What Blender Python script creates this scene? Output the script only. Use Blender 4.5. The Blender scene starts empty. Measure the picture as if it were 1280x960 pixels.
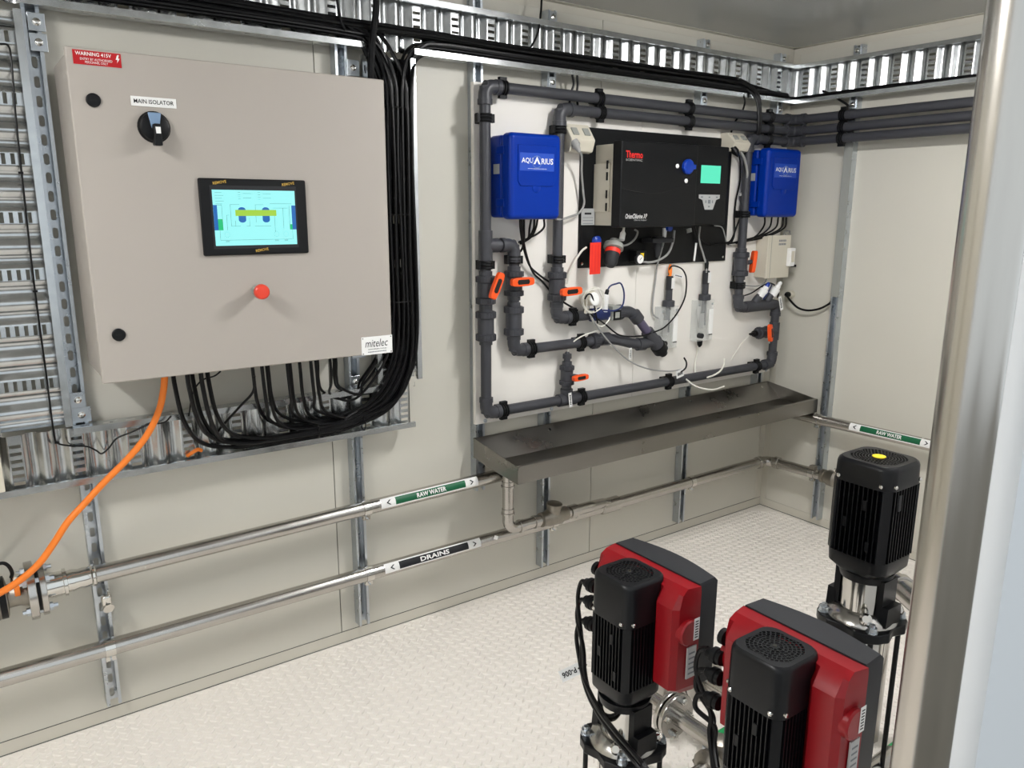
import bpy, bmesh, math, random
from mathutils import Vector as V, Matrix as MX
random.seed(7)
PI = math.pi
sc = bpy.context.scene
C = sc.collection

# ---------------------------------------------------------------- camera, world, exposure
cam_d = bpy.data.cameras.new('camera'); cam = bpy.data.objects.new('camera', cam_d); C.objects.link(cam)
cam_d.sensor_width = 36.0; cam_d.lens = 972.81 / 1280 * 36.0; cam_d.clip_start = 0.02
cam.matrix_world = MX(((0.815046, 0.124148, -0.565940, -3.54229), (-0.579388, 0.179926, -0.794944, -2.56233), (0.003137, 0.975814, 0.218578, 1.61817), (0,0,0,1)))
sc.camera = cam
sc.view_settings.view_transform = 'Standard'; sc.view_settings.look = 'None'
sc.view_settings.gamma = 1.0; sc.view_settings.use_curve_mapping = False
sc.view_settings.exposure = -0.19
world = bpy.data.worlds.new('daylight'); sc.world = world; world.use_nodes = True
world.node_tree.nodes['Background'].inputs[0].default_value = (0.88, 0.95, 1.0, 1)
world.node_tree.nodes['Background'].inputs[1].default_value = 1.2
LAMP_STRENGTH = 165.0

# ---------------------------------------------------------------- materials
def lin(c):
    return tuple(((v/255)/12.92 if v/255 <= 0.04045 else ((v/255+0.055)/1.055)**2.4) for v in c) + (1,)
MATS = {}
def mat(name, rgb, rough=0.5, metal=0.0, var=0.0, scale=8.0, bump=0.0, bscale=60.0, emit=0.0, trans=0.0, coat=0.0,
        stretch=None, rvar=0.0, ior=1.45, spec=0.5):
    m = bpy.data.materials.new(name); m.use_nodes = True
    nt = m.node_tree; b = nt.nodes['Principled BSDF']
    col = lin(rgb)
    b.inputs['Base Color'].default_value = col; b.inputs['Roughness'].default_value = rough
    b.inputs['Metallic'].default_value = metal; b.inputs['IOR'].default_value = ior
    b.inputs['Specular IOR Level'].default_value = spec
    if trans: b.inputs['Transmission Weight'].default_value = trans
    if coat: b.inputs['Coat Weight'].default_value = coat; b.inputs['Coat Roughness'].default_value = 0.1
    if emit:
        b.inputs['Base Color'].default_value = (0.01,0.01,0.01,1); b.inputs['Emission Color'].default_value = col; b.inputs['Emission Strength'].default_value = emit
    if var or bump or rvar:
        tc = nt.nodes.new('ShaderNodeTexCoord'); mp = nt.nodes.new('ShaderNodeMapping')
        nt.links.new(tc.outputs['Object'], mp.inputs['Vector'])
        if stretch: mp.inputs['Scale'].default_value = stretch
    if var or rvar:
        n = nt.nodes.new('ShaderNodeTexNoise'); n.inputs['Scale'].default_value = scale; n.inputs['Detail'].default_value = 5
        nt.links.new(mp.outputs[0], n.inputs['Vector'])
    if var:
        mix = nt.nodes.new('ShaderNodeMixRGB'); mix.blend_type = 'MIX'
        mix.inputs[1].default_value = tuple(v*(1-var) for v in col[:3]) + (1,)
        mix.inputs[2].default_value = tuple(min(1, v*(1+var)) for v in col[:3]) + (1,)
        nt.links.new(n.outputs['Fac'], mix.inputs[0]); nt.links.new(mix.outputs[0], b.inputs['Base Color'])
    if rvar:
        mr = nt.nodes.new('ShaderNodeMapRange')
        mr.inputs['To Min'].default_value = max(0.02, rough-rvar); mr.inputs['To Max'].default_value = min(1, rough+rvar)
        nt.links.new(n.outputs['Fac'], mr.inputs['Value']); nt.links.new(mr.outputs[0], b.inputs['Roughness'])
    if bump:
        n2 = nt.nodes.new('ShaderNodeTexNoise'); n2.inputs['Scale'].default_value = bscale; n2.inputs['Detail'].default_value = 3
        nt.links.new(mp.outputs[0], n2.inputs['Vector'])
        bp = nt.nodes.new('ShaderNodeBump'); bp.inputs['Strength'].default_value = bump; bp.inputs['Distance'].default_value = 0.002
        nt.links.new(n2.outputs['Fac'], bp.inputs['Height']); nt.links.new(bp.outputs[0], b.inputs['Normal'])
    MATS[name] = m
    return m
mat('wall', (203,200,189), 0.42, var=0.03, scale=2.5, bump=0.05, bscale=9)
mat('ceiling', (160,160,156), 0.24, var=0.03, scale=2)  # white panel like the walls; its shade is put into this grey
mat('flashing', (201,197,185), 0.5)
mat('seal', (96,97,92), 0.6)
mat('floor', (238,232,224), 0.38, var=0.05, scale=4, rvar=0.1, bump=0.06, bscale=40)
mat('enclosure', (171,164,156), 0.45, var=0.02, scale=3, bump=0.04, bscale=400)
mat('panel', (235,231,224), 0.4, var=0.02, scale=3)
mat('galv', (196,199,200), 0.24, 1.0, var=0.2, scale=26, rvar=0.08, bump=0.12, bscale=14)
mat('strut', (196,202,208), 0.3, 1.0, var=0.14, scale=30, rvar=0.1)
mat('steel', (190,187,182), 0.24, 1.0, var=0.07, scale=14, rvar=0.08, stretch=(1,1,1))
mat('sheet', (142,139,134), 0.3, 1.0, var=0.08, scale=6, rvar=0.1, bump=0.03, bscale=80)
mat('post', (196,192,186), 0.22, 1.0, var=0.1, scale=9, rvar=0.08, stretch=(6,6,0.7))
mat('chrome', (215,213,208), 0.12, 1.0)
mat('cast', (150,145,136), 0.42, 1.0, var=0.15, scale=60, bump=0.2, bscale=150)
mat('pvc', (59,60,65), 0.42, var=0.06, scale=20)
mat('pvc_purple', (86,80,104), 0.35)
mat('black', (14,15,17), 0.42, spec=0.28, bump=0.05, bscale=300)
mat('motor', (12,13,16), 0.34, spec=0.35, bump=0.05, bscale=250)
mat('cover', (18,19,22), 0.34, spec=0.35, bump=0.06, bscale=260)
mat('motor_grey', (40,41,44), 0.5, spec=0.3, bump=0.08, bscale=300)
mat('cable', (11,11,13), 0.4, spec=0.3)
mat('dark', (6,6,7), 0.7)
mat('blue', (0,44,142), 0.3, var=0.05, scale=6, spec=0.2)
mat('blue_label', (16,66,170), 0.4)
mat('bright_blue', (8,52,150), 0.3)
mat('red', (136,12,22), 0.32, var=0.05, scale=10)
mat('red_sign', (176,12,24), 0.45)
mat('red_tag', (222,48,30), 0.5)
mat('orange', (238,84,24), 0.4)
mat('orange_cable', (240,128,40), 0.45)
mat('button', (222,66,46), 0.35)
mat('white', (236,236,234), 0.5)
mat('white_gloss', (240,240,238), 0.3)
mat('ink', (22,24,28), 0.6)
mat('grey_ink', (120,124,130), 0.6)
mat('red_ink', (214,38,34), 0.5)
mat('gold', (196,160,70), 0.5)
mat('yellow', (236,206,30), 0.45)
mat('cream', (206,200,184), 0.42)
mat('grey_plastic', (150,152,146), 0.45)
mat('steel_blue', (120,146,176), 0.4)
mat('green', (12,92,58), 0.45)
mat('bright_green', (22,150,82), 0.4)
mat('grey_cable', (150,150,148), 0.45)
mat('concrete', (128,122,112), 0.8, var=0.12, scale=3)
mat('white_tube', (226,224,214), 0.35)
mat('blue_cable', (24,40,92), 0.45)
mat('acrylic', (236,240,238), 0.08)
MATS['acrylic'].node_tree.nodes['Principled BSDF'].inputs['Alpha'].default_value = 0.28
mat('silver_label', (182,184,184), 0.35, 0.3)
mat('jamb', (234,237,240), 0.45)
mat('screen', (160,253,252), 0.4, emit=1.1)
mat('screen_blue', (0,120,215), 0.4, emit=0.75)
mat('screen_yellow', (190,245,70), 0.4, emit=0.8)
mat('screen_green', (0,226,140), 0.4, emit=0.8)
mat('screen_line', (60,130,140), 0.4, emit=0.5)
mat('lcd', (96,250,205), 0.4, emit=1.0)
mat('lamp', (252,251,250), 0.5, emit=LAMP_STRENGTH)

# ---------------------------------------------------------------- mesh building
class MB:
    def __init__(s): s.v = []; s.f = []
    def add(s, vs, fs):
        o = len(s.v); s.v += [tuple(p) for p in vs]; s.f += [tuple(i+o for i in f) for f in fs]; return s
    def box(s, x0, x1, y0, y1, z0, z1):
        return s.add([(x0,y0,z0),(x1,y0,z0),(x1,y1,z0),(x0,y1,z0),(x0,y0,z1),(x1,y0,z1),(x1,y1,z1),(x0,y1,z1)],
                     [(3,2,1,0),(4,5,6,7),(0,1,5,4),(1,2,6,5),(2,3,7,6),(3,0,4,7)])
    def obox(s, c, a, b, n, la, lb, ln):          # oriented box: centre, three axes, three full lengths
        c = V(c); a = V(a).normalized()*la/2; b = V(b).normalized()*lb/2; n = V(n).normalized()*ln/2
        pts = [c+sx*a+sy*b+sz*n for sz in (-1,1) for sx,sy in ((-1,-1),(1,-1),(1,1),(-1,1))]
        return s.add(pts, [(3,2,1,0),(4,5,6,7),(0,1,5,4),(1,2,6,5),(2,3,7,6),(3,0,4,7)])
    def prism(s, poly, o, a, b, n, d):            # polygon in plane (a,b) at o, extruded along n by d
        o = V(o); a = V(a).normalized(); b = V(b).normalized(); n = V(n).normalized()
        k = len(poly)
        lo = [o+a*u+b*w for u,w in poly]; hi = [p+n*d for p in lo]
        return s.add(lo+hi, [tuple(reversed(range(k))), tuple(range(k,2*k))] + [(i,(i+1)%k,k+(i+1)%k,k+i) for i in range(k)])
    def lathe(s, prof, o, ax, n=16, caps=True):   # prof = [(distance along axis, radius)]
        o = V(o); ax = V(ax).normalized()
        t = V((0,0,1)) if abs(ax.z) < 0.9 else V((1,0,0))
        a = ax.cross(t).normalized(); b = ax.cross(a)
        vs = []; fs = []
        for h, r in prof:
            for i in range(n):
                an = 2*PI*i/n; vs.append(o+ax*h+(a*math.cos(an)+b*math.sin(an))*r)
        for j in range(len(prof)-1):
            for i in range(n):
                fs.append((j*n+i, j*n+(i+1)%n, (j+1)*n+(i+1)%n, (j+1)*n+i))
        if caps:
            fs.append(tuple(reversed(range(n)))); fs.append(tuple((len(prof)-1)*n+i for i in range(n)))
        return s.add(vs, fs)
    def cyl(s, p0, p1, r, n=16, r1=None):
        p0 = V(p0); d = V(p1)-p0
        return s.lathe([(0,r),(d.length, r if r1 is None else r1)], p0, d, n)
    def tube(s, pts, r, n=8):
        pts = [V(p) for p in pts]; k = len(pts)
        tang = []
        for i in range(k):
            d = pts[min(i+1,k-1)]-pts[max(i-1,0)]
            tang.append(d.normalized() if d.length > 1e-9 else V((0,0,1)))
        t = tang[0]; a = t.cross(V((0,0,1)) if abs(t.z) < 0.9 else V((1,0,0))).normalized()
        vs = []; fs = []
        for i in range(k):
            t = tang[i]; a = (a - t*a.dot(t)).normalized(); b = t.cross(a)
            for j in range(n):
                an = 2*PI*j/n; vs.append(pts[i]+(a*math.cos(an)+b*math.sin(an))*r)
        for i in range(k-1):
            for j in range(n):
                fs.append((i*n+j, i*n+(j+1)%n, (i+1)*n+(j+1)%n, (i+1)*n+j))
        fs.append(tuple(reversed(range(n)))); fs.append(tuple((k-1)*n+j for j in range(n)))
        return s.add(vs, fs)
    def quad(s, o, u, w): o = V(o); u = V(u); w = V(w); return s.add([o, o+u, o+u+w, o+w], [(0,1,2,3)])
    def build(s, name, m, parent=None, bevel=0.0, sharp=35, seg=2):
        me = bpy.data.meshes.new(name); me.from_pydata(s.v, [], s.f); me.update()
        bm = bmesh.new(); bm.from_mesh(me)
        bmesh.ops.recalc_face_normals(bm, faces=bm.faces)
        for f in bm.faces: f.smooth = True
        lim = math.radians(sharp)
        for e in bm.edges:
            if len(e.link_faces) != 2 or e.calc_face_angle(0) > lim: e.smooth = False
        off = V((0,0,0))
        if parent is None:
            xs = [v.co for v in bm.verts]
            off = V(((min(v.x for v in xs)+max(v.x for v in xs))/2, (min(v.y for v in xs)+max(v.y for v in xs))/2, min(v.z for v in xs)))
            for v in bm.verts: v.co -= off
        bm.to_mesh(me); bm.free()
        me.materials.append(MATS[m] if isinstance(m, str) else m)
        o = bpy.data.objects.new(name, me); C.objects.link(o); o.location = off
        if parent is not None:
            o.parent = parent
            root = parent
            while root.parent is not None: root = root.parent
            if root.get('world_built'):
                o.matrix_parent_inverse = MX.Translation(-root.location) if parent is root else MX.Identity(4)
        if bevel:
            md = o.modifiers.new('bevel', 'BEVEL'); md.width = bevel; md.segments = seg; md.limit_method = 'ANGLE'; md.angle_limit = math.radians(40)
            md.harden_normals = True
        return o
def tag(o, label, cat, group=None, kind=None):
    if label: o['label'] = label
    if cat: o['category'] = cat
    if group: o['group'] = group
    if kind: o['kind'] = kind
    return o
def thing(name, loc, label, cat, group=None, local=False):
    o = bpy.data.objects.new(name, None); C.objects.link(o); o.empty_display_size = 0.05
    if local: o.location = (0,0,0)
    else: o.location = loc; o['world_built'] = 1
    return tag(o, label, cat, group)
def struct(name, mb, m, parent=None, bevel=0.0):
    o = mb.build(name, m, parent, bevel)
    if parent is None: o['kind'] = 'structure'
    return o
def spline(pts, seg=8):
    pts = [V(p) for p in pts]; P = [2*pts[0]-pts[1]] + pts + [2*pts[-1]-pts[-2]]
    out = []
    for i in range(1, len(P)-2):
        p0,p1,p2,p3 = P[i-1:i+3]
        for k in range(seg):
            t = k/seg
            out.append(0.5*((2*p1)+(p2-p0)*t+(2*p0-5*p1+4*p2-p3)*t*t+(3*p1-p0-3*p2+p3)*t**3))
    out.append(pts[-1]); return out
def fillet(pts, R, seg=8):
    pts = [V(p) for p in pts]; out = [pts[0]]
    for i in range(1, len(pts)-1):
        a = (pts[i-1]-pts[i]).normalized(); b = (pts[i+1]-pts[i]).normalized()
        ang = a.angle(b)
        if ang > PI-0.02: out.append(pts[i]); continue
        t = R/math.tan(ang/2); c = pts[i]+(a+b).normalized()*(R/math.sin(ang/2))
        s0 = pts[i]+a*t-c; s1 = pts[i]+b*t-c
        tot = s0.angle(s1); ax = s0.cross(s1).normalized()
        for k in range(seg+1): out.append(c + MX.Rotation(tot*k/seg, 3, ax) @ s0)
    out.append(pts[-1]); return out
def cable(name, pts, r, m, label=None, cat='cable', group=None, parent=None, n=8, seg=8):
    o = MB().tube(spline(pts, seg), r, n).build(name, m, parent)
    if parent is None: tag(o, label, cat, group)
    return o
_dg = None
def text(s, c, right, up, width, height, m, parent, name='lettering', depth=0.0004, shear=0.0, bend=None, bold=0.0):
    cu = bpy.data.curves.new(name, 'FONT'); cu.body = s; cu.extrude = 0.0; cu.shear = shear; cu.offset = bold; cu.resolution_u = 2
    t = bpy.data.objects.new(name, cu); C.objects.link(t)
    dg = bpy.context.evaluated_depsgraph_get()
    me = bpy.data.meshes.new_from_object(t.evaluated_get(dg)); C.objects.unlink(t); bpy.data.objects.remove(t)
    xs = [v.co.x for v in me.vertices]; ys = [v.co.y for v in me.vertices]
    x0, x1, y0, y1 = min(xs), max(xs), min(ys), max(ys)
    c = V(c); r_ = V(right).normalized(); u_ = V(up).normalized(); nrm = r_.cross(u_)
    mb = MB(); vs = []
    for v in me.vertices:
        a = ((v.co.x-x0)/(x1-x0)-0.5)*width; b = ((v.co.y-y0)/(y1-y0)-0.5)*height
        if bend: an = b/bend; vs.append(c - nrm*bend + r_*a + (nrm*math.cos(an)+u_*math.sin(an))*bend + nrm*depth)
        else: vs.append(c+r_*a+u_*b+nrm*depth)
    mb.add(vs, [tuple(p.vertices) for p in me.polygons]); bpy.data.meshes.remove(me)
    return mb.build(name, m, parent)
def copy_tree(o, parent=None):
    c = o.copy(); C.objects.link(c); c.parent = parent
    for ch in list(o.children):
        copy_tree(ch, c)
    return c
def slotted(mb, o, U, W, lu, lw, slots, s0, s1):  # plate with a row of rectangular holes: slots = [(u0,u1)], between w = s0..s1
    o = V(o); U = V(U).normalized(); W = V(W).normalized()
    def q(u0, u1, w0, w1): mb.quad(o+U*u0+W*w0, U*(u1-u0), W*(w1-w0))
    q(0, lu, 0, s0); q(0, lu, s1, lw)
    u = 0
    for a, b in slots: q(u, a, s0, s1); u = b
    q(u, lu, s0, s1)
def oval_plate(mb, o, U, W, lu, lw, pitch, ol, ow):  # strip with a row of oval holes along U, centred across W
    o = V(o); U = V(U).normalized(); W = V(W).normalized(); k = int(lu/pitch); N = 16
    for i in range(k):
        c = o+U*(pitch*(i+0.5))+W*(lw/2); vs = []
        for j in range(N):
            an = 2*PI*(j+0.5)/N; cx, cy = math.cos(an), math.sin(an)
            du = (ow/2)*cx + (ol-ow)/2*(1 if cx > 0 else -1); dw = (ow/2)*cy
            m = max(abs(cx), abs(cy)); eu = cx/m*pitch/2; ew = cy/m*lw/2
            vs += [c+U*du+W*dw, c+U*eu+W*ew]
        mb.add(vs, [(2*j, 2*j+1, 2*((j+1)%N)+1, 2*((j+1)%N)) for j in range(N)])
        cs = [c+U*(sx*pitch/2)+W*(sy*lw/2) for sx,sy in ((1,1),(-1,1),(-1,-1),(1,-1))]
        for q_, (ja, jb) in zip(cs, ((1,2),(5,6),(9,10),(13,14))):
            mb.add([q_, vs[2*ja+1], vs[2*jb+1]], [(0,1,2)])
    if lu-k*pitch > 1e-4: mb.quad(o+U*(k*pitch), U*(lu-k*pitch), W*lw)
# ================================================================ the setting
H = 2.40; XL = -5.60; YF = -2.135; YO = -2.215; XJ = -2.592
fl = struct('floor', MB().box(XL-0.1, 0.1, YO, 0.1, -0.06, 0.0), 'floor')
# raised tread bars of the chequer plate: two directions at 45 degrees, basket-weave
tb = MB(); P = 0.0255
def bar(cx, cy, an):
    u = V((math.cos(an), math.sin(an), 0)); w = V((-math.sin(an), math.cos(an), 0)); c = V((cx, cy, 0)); L_, W_, h = 0.0150, 0.0046, 0.0030
    base = [c-u*L_, c-u*L_*0.45-w*W_, c+u*L_*0.45-w*W_, c+u*L_, c+u*L_*0.45+w*W_, c-u*L_*0.45+w*W_]
    top = [c-u*L_*0.8+V((0,0,h)), c+u*L_*0.8+V((0,0,h))]
    tb.add(base+top, [(0,1,6),(1,2,7,6),(2,3,7),(3,4,7),(4,5,6,7),(5,0,6)])
for i in range(-150, 60):
    for j in range(-110, 110):
        gx, gy = i*P, j*P
        x, y = (gx-gy)*0.7071-1.2, (gx+gy)*0.7071-1.1
        if -3.72 < x < -0.01 and -2.13 < y < -0.01 and not (x < -2.7 and y < -1.15): bar(x, y, PI/4 if (i+j) % 2 else -PI/4)
t_ = tb.build('tread_bars', 'floor', fl); t_['kind'] = 'stuff'
fl_off = fl.location.copy(); t_.matrix_parent_inverse = MX.Translation(-fl_off)

def sub(parent, mb, name, m, bevel=0.0):           # a piece of a structure that was built in world coordinates
    o = mb.build(name, m, parent, bevel); o.matrix_parent_inverse = MX.Translation(-parent.location); return o
wb = struct('wall_back', MB().box(XL-0.1, 0.1, 0.004, 0.1, 0, H), 'seal')
js = [XL, -4.99, -3.75, -2.51, -1.27, -0.03, 0.004]
for a, b in zip(js[:-1], js[1:]):
    sub(wb, MB().box(a+0.0016, b-0.0016, 0.0, 0.03, 0.0, H), 'wall_panel', 'wall', 0.0006)
wr = struct('wall_right', MB().box(0.004, 0.1, YF, 0.0, 0, H), 'seal')
js = [YF, -1.21, 0.0]
for a, b in zip(js[:-1], js[1:]):
    sub(wr, MB().box(0.0, 0.03, a+0.0016, b-0.0016, 0.0, H), 'wall_panel', 'wall', 0.0006)
struct('wall_left', MB().box(XL-0.1, XL, YF, 0.0, 0, H), 'wall')
wf = MB().box(XJ, 0.1, YO, YF, 0, H).box(XL-0.1, -3.86, YO, YF, 0, H).box(-3.86, XJ, YO, YF, 2.2, H)
struct('wall_front', wf, 'jamb')
struct('ground', MB().box(-9, 4, -9, YO-0.02, -0.16, -0.10), 'concrete')  # unseen slab, added to brown the post's reflection and cut sky light
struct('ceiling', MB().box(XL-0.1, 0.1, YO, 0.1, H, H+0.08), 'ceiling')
bb = struct('baseboard_back', MB().box(XL, 0, -0.002, -0.0001, 0.001, 0.045), 'flashing')
sub(bb, MB().box(XL, -0.002, -0.0024, -0.0001, 0.0452, 0.0468), 'sealant_bead', 'seal'); sub(bb, MB().box(XL, -0.002, -0.0035, -0.0021, 0.0002, 0.003), 'sealant_bead', 'seal')
br = struct('baseboard_right', MB().box(-0.002, -0.0001, YF, -0.0021, 0.001, 0.045), 'flashing')
sub(br, MB().box(-0.0024, -0.0001, YF, -0.0025, 0.0452, 0.0464), 'sealant_bead', 'flashing'); sub(br, MB().box(-0.0035, -0.0021, YF, -0.0036, 0.0002, 0.0035), 'sealant_bead', 'seal')
struct('trim_1', MB().box(XL, 0, -0.0015, 0, H-0.03, H).box(XL, 0, -0.03, -0.0015, H-0.0015, H), 'flashing')
struct('trim_2', MB().box(-0.0015, 0, YF, -0.0016, H-0.03, H).box(-0.03, -0.0015, YF, -0.0016, H-0.0015, H), 'flashing')
struct('trim_3', MB().box(-0.045, -0.0015, -0.0015, 0, 0.046, H-0.031).box(-0.0015, 0, -0.04, -0.0015, 0.046, H-0.031), 'flashing')

# ceiling battens: housing and lit diffuser, two across the container
def batten(x, label):
    t = thing('ceiling_light', (x, -1.3, H-0.07), label, 'lamp', 'ceiling battens')
    MB().box(x-0.06, x+0.06, -1.62, -0.98, H-0.035, H).build('housing', 'white_gloss', t, 0.004)
    MB().box(x-0.05, x+0.05, -1.60, -1.00, H-0.07, H-0.035).build('diffuser', 'lamp', t, 0.01)
batten(-1.5, 'white ceiling batten light above the pumps, nearer the corner')
batten(-4.25, 'white ceiling batten light beyond the control cabinet, away from the corner')

# ================================================================ strut channels
def strut(x, z0, z1, label, lid=None, axis='x'):
    def p(u, d, z): return V((x+u, -d, z)) if axis == 'x' else V((-d, x-u, z))
    t = thing('strut_channel', p(0, 0, z0), label, 'channel', 'vertical strut channels')
    n = p(0,1,0)-p(0,0,0); a = p(1,0,0)-p(0,0,0); up = V((0,0,1)); L = z1-z0
    mb = MB(); oval_plate(mb, p(-0.019, 0.0035, z0), up, a, L, 0.038, 0.05, 0.03, 0.014)
    mb.build('slotted_back', 'strut', t)
    mb = MB(); mid = up*(L/2)
    for s in (-1, 1):
        mb.obox(p(s*0.0195, 0.021, z0)+mid, a, n, up, 0.0025, 0.039, L)
        mb.obox(p(s*0.0165, 0.0408, z0)+mid, a, n, up, 0.0085, 0.0018, L)
        mb.obox(p(s*0.0125, 0.0372, z0)+mid, a, n, up, 0.0018, 0.0065, L)
    mb.build('flanges', 'strut', t)
    if lid:
        MB().obox(p(0, 0.0430, (lid[0]+lid[1])/2), a, n, up, 0.043, 0.0022, lid[1]-lid[0]).build('cover_strip', 'grey_plastic', t, 0.0008)
    return t
strut(-3.297, 0.075, 2.36, 'slotted strut channel left of the control cabinet, crossed by the orange cable')
strut(-2.433, 0.07, 2.36, 'strut channel behind the cabinet, pipes clamped to its lower half')
strut(-1.903, 0.50, 2.36, 'strut channel behind the left edge of the white pipework panel')
strut(-1.563, 0.07, 2.36, 'strut channel under the left part of the stainless trough')
strut(-0.690, 0.07, 2.36, 'strut channel under the right part of the stainless trough')
strut(-0.140, 0.50, 2.36, 'strut channel beside the room corner behind the right end of the panel')
strut(-0.370, 0.045, 2.36, 'strut channel on the right hand wall with a grey cover on its upper part', (1.205, 1.93), 'y')

# ================================================================ cable trays
def weld(mb):                       # share corner points so that the bends shade as rolled sheet
    key = {}; nv = []; mp = []
    for p in mb.v:
        k = tuple(round(c, 5) for c in p)
        if k not in key: key[k] = len(nv); nv.append(p)
        mp.append(key[k])
    mb.v = nv; mb.f = [f for f in (tuple(mp[i] for i in f) for f in mb.f) if len(set(f)) == len(f)]
def tray(name, o, U, W, L, width, label, first=0.0, cut0=(), cut1=()):
    """o: corner on the mounting plane, U along, W across, room side is U x W flipped towards the room"""
    o = V(o); U = V(U).normalized(); W = V(W).normalized(); N = U.cross(W)
    if N.dot(V((-1.7,-1.2,1.5))-o) < 0: N = -N
    t = thing(name, o, label, 'cable tray', 'galvanised cable trays')
    lo, hi = 0.002, 0.019
    mb = MB(); per = 0.152; w0, w1 = 0.006, width-0.006
    bands = [(0.0,0.046,hi,1),(0.046,0.053,None,0),(0.053,0.076,lo,0),(0.076,0.084,None,0),(0.084,0.110,hi,0),(0.110,0.118,None,0),(0.118,0.144,lo,0),(0.144,0.152,None,0)]
    nslot = int((width-0.03)/0.0215)
    u = -first
    while u < L:
        lv = hi; 
        for a, b, lev, sl in bands:
            ua, ub = u+a, u+b
            if lev is not None: la = lb = lev; lv = lev
            else: la = lv; lb = hi if lv == lo else lo
            if ub <= 0 or ua >= L: lv = lb; continue
            ua, ub = max(ua, 0), min(ub, L)
            if sl and ub-ua > 0.04:
                m = (width - nslot*0.0215)/2
                slots = [(m+k*0.0215, m+k*0.0215+0.0095) for k in range(nslot)]
                slotted(mb, o+U*ua+N*lev+W*w0, W, U, w1-w0, ub-ua, [(x-w0, y-w0) for x, y in slots], 0.009, 0.037)
            else:
                mb.add([o+U*ua+W*w0+N*la, o+U*ub+W*w0+N*lb, o+U*ub+W*w1+N*lb, o+U*ua+W*w1+N*la], [(0,1,2,3)])
            lv = lb
        u += per
    weld(mb); mb.build('corrugated_base', 'galv', t, sharp=80)
    for s, q, cuts in ((0, 1, cut0), (1, -1, cut1)):
        inn = W*q; spans = []; u = 0.0
        for a, b in sorted(cuts): spans.append((u, a)); u = b
        spans.append((u, L))
        for ua, ub in spans:
            l_ = ub-ua; e = o+W*(width*s)+U*ua; m2 = MB()
            k = int(l_/0.06); sl = [(0.02+i*0.06, 0.02+i*0.06+0.026) for i in range(k) if 0.02+i*0.06+0.03 < l_]
            slotted(m2, e, U, N, l_, 0.052, sl, 0.028, 0.037)
            m2.obox(e+U*(l_/2)+N*0.0525+inn*0.0085, U, inn, N, l_, 0.018, 0.0014)
            m2.obox(e+U*(l_/2)+N*0.0465+inn*0.0175, U, N, inn, l_, 0.011, 0.0012)
            m2.build('side_rail', 'galv', t)
    return t
S = 0.042
tray('cable_tray', (-5.5, -S, 2.128), (1,0,0), (0,0,1), 5.5-0.055, 0.178, 'galvanised cable tray running under the ceiling along the long wall', 0.03, [(5.5-3.512, 5.5-3.322), (5.5-2.366, 5.5-2.190)])
tray('cable_tray', (-S, -0.045, 2.128), (0,-1,0), (0,0,1), 2.05, 0.178, 'galvanised cable tray running under the ceiling on the right hand wall', 0.10)
tray('cable_tray', (-3.90, -S, 0.834), (1,0,0), (0,0,1), 3.90-2.222, 0.170, 'galvanised cable tray running below the control cabinet', 0.045, (), [(3.90-3.512, 3.90-3.322), (3.90-2.366, 3.90-2.222)])
tray('cable_tray', (-2.366, -S, 1.012), (0,0,1), (1,0,0), 1.10, 0.176, 'upright galvanised cable tray full of black cables right of the cabinet', 0.06)
tray('cable_tray', (-3.512, -S, 1.012), (0,0,1), (1,0,0), 1.10, 0.190, 'upright galvanised cable tray at the far left carrying one thin wire', 0.05)

# bolted brackets joining tray and strut
def bracket(c, n, up, label, w=0.04, h=0.045, flip=0):
    c = V(c); n = V(n); up = V(up); a = up.cross(n).normalized()
    t = thing('tray_bracket', c, label, 'bracket', 'bolted tray brackets')
    MB().obox(c+n*0.002, a, up, n, w, h, 0.004).build('plate', 'strut', t, 0.001)
    MB().lathe([(0,0.010),(0.0015,0.010),(0.002,0.0085),(0.006,0.0085),(0.007,0.007)], c+n*0.004, n, 12).build('bolt', 'chrome', t)
    return t
NY = (0,-1,0); UP = (0,0,1)
bracket((-3.286,-0.0425,2.095), NY, UP, 'upper of two bolted brackets at the top of the leftmost strut')
bracket((-3.286,-0.0425,2.045), NY, UP, 'lower of two bolted brackets at the top of the leftmost strut')
bracket((-3.297,-0.0425,1.075), NY, UP, 'upper of two bolted brackets left of the cabinet bottom, above the lower tray')
bracket((-3.292,-0.0425,1.030), NY, UP, 'lower of two bolted brackets left of the cabinet bottom, above the lower tray', 0.05)
bracket((-2.395,-0.0425,2.07), NY, UP, 'bolted bracket above the top right corner of the cabinet', 0.045, 0.05)
bracket((-2.415,-0.0425,1.13), NY, UP, 'bolted bracket just under the maker plate of the cabinet', 0.05, 0.05)
bracket((-2.433,-0.0425,1.02), NY, UP, 'bolted bracket on the strut below the cabinet, touching the lower tray')
for x, w in ((-1.563,'above the left blue box and socket'), (-0.690,'above the black analyser'), (-0.140,'next to the room corner')):
    bracket((x,-0.0425,2.335), NY, UP, 'small bracket on top of the high tray '+w, 0.034, 0.04)
    bracket((x,-0.0425,2.100), NY, UP, 'small bracket under the high tray '+w, 0.034, 0.04)
bracket((-0.0425,-0.370,2.335), (-1,0,0), UP, 'small bracket on top of the high tray on the right hand wall', 0.034, 0.04)
bracket((-0.0425,-0.370,2.100), (-1,0,0), UP, 'small bracket under the high tray on the right hand wall', 0.034, 0.04)
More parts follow.
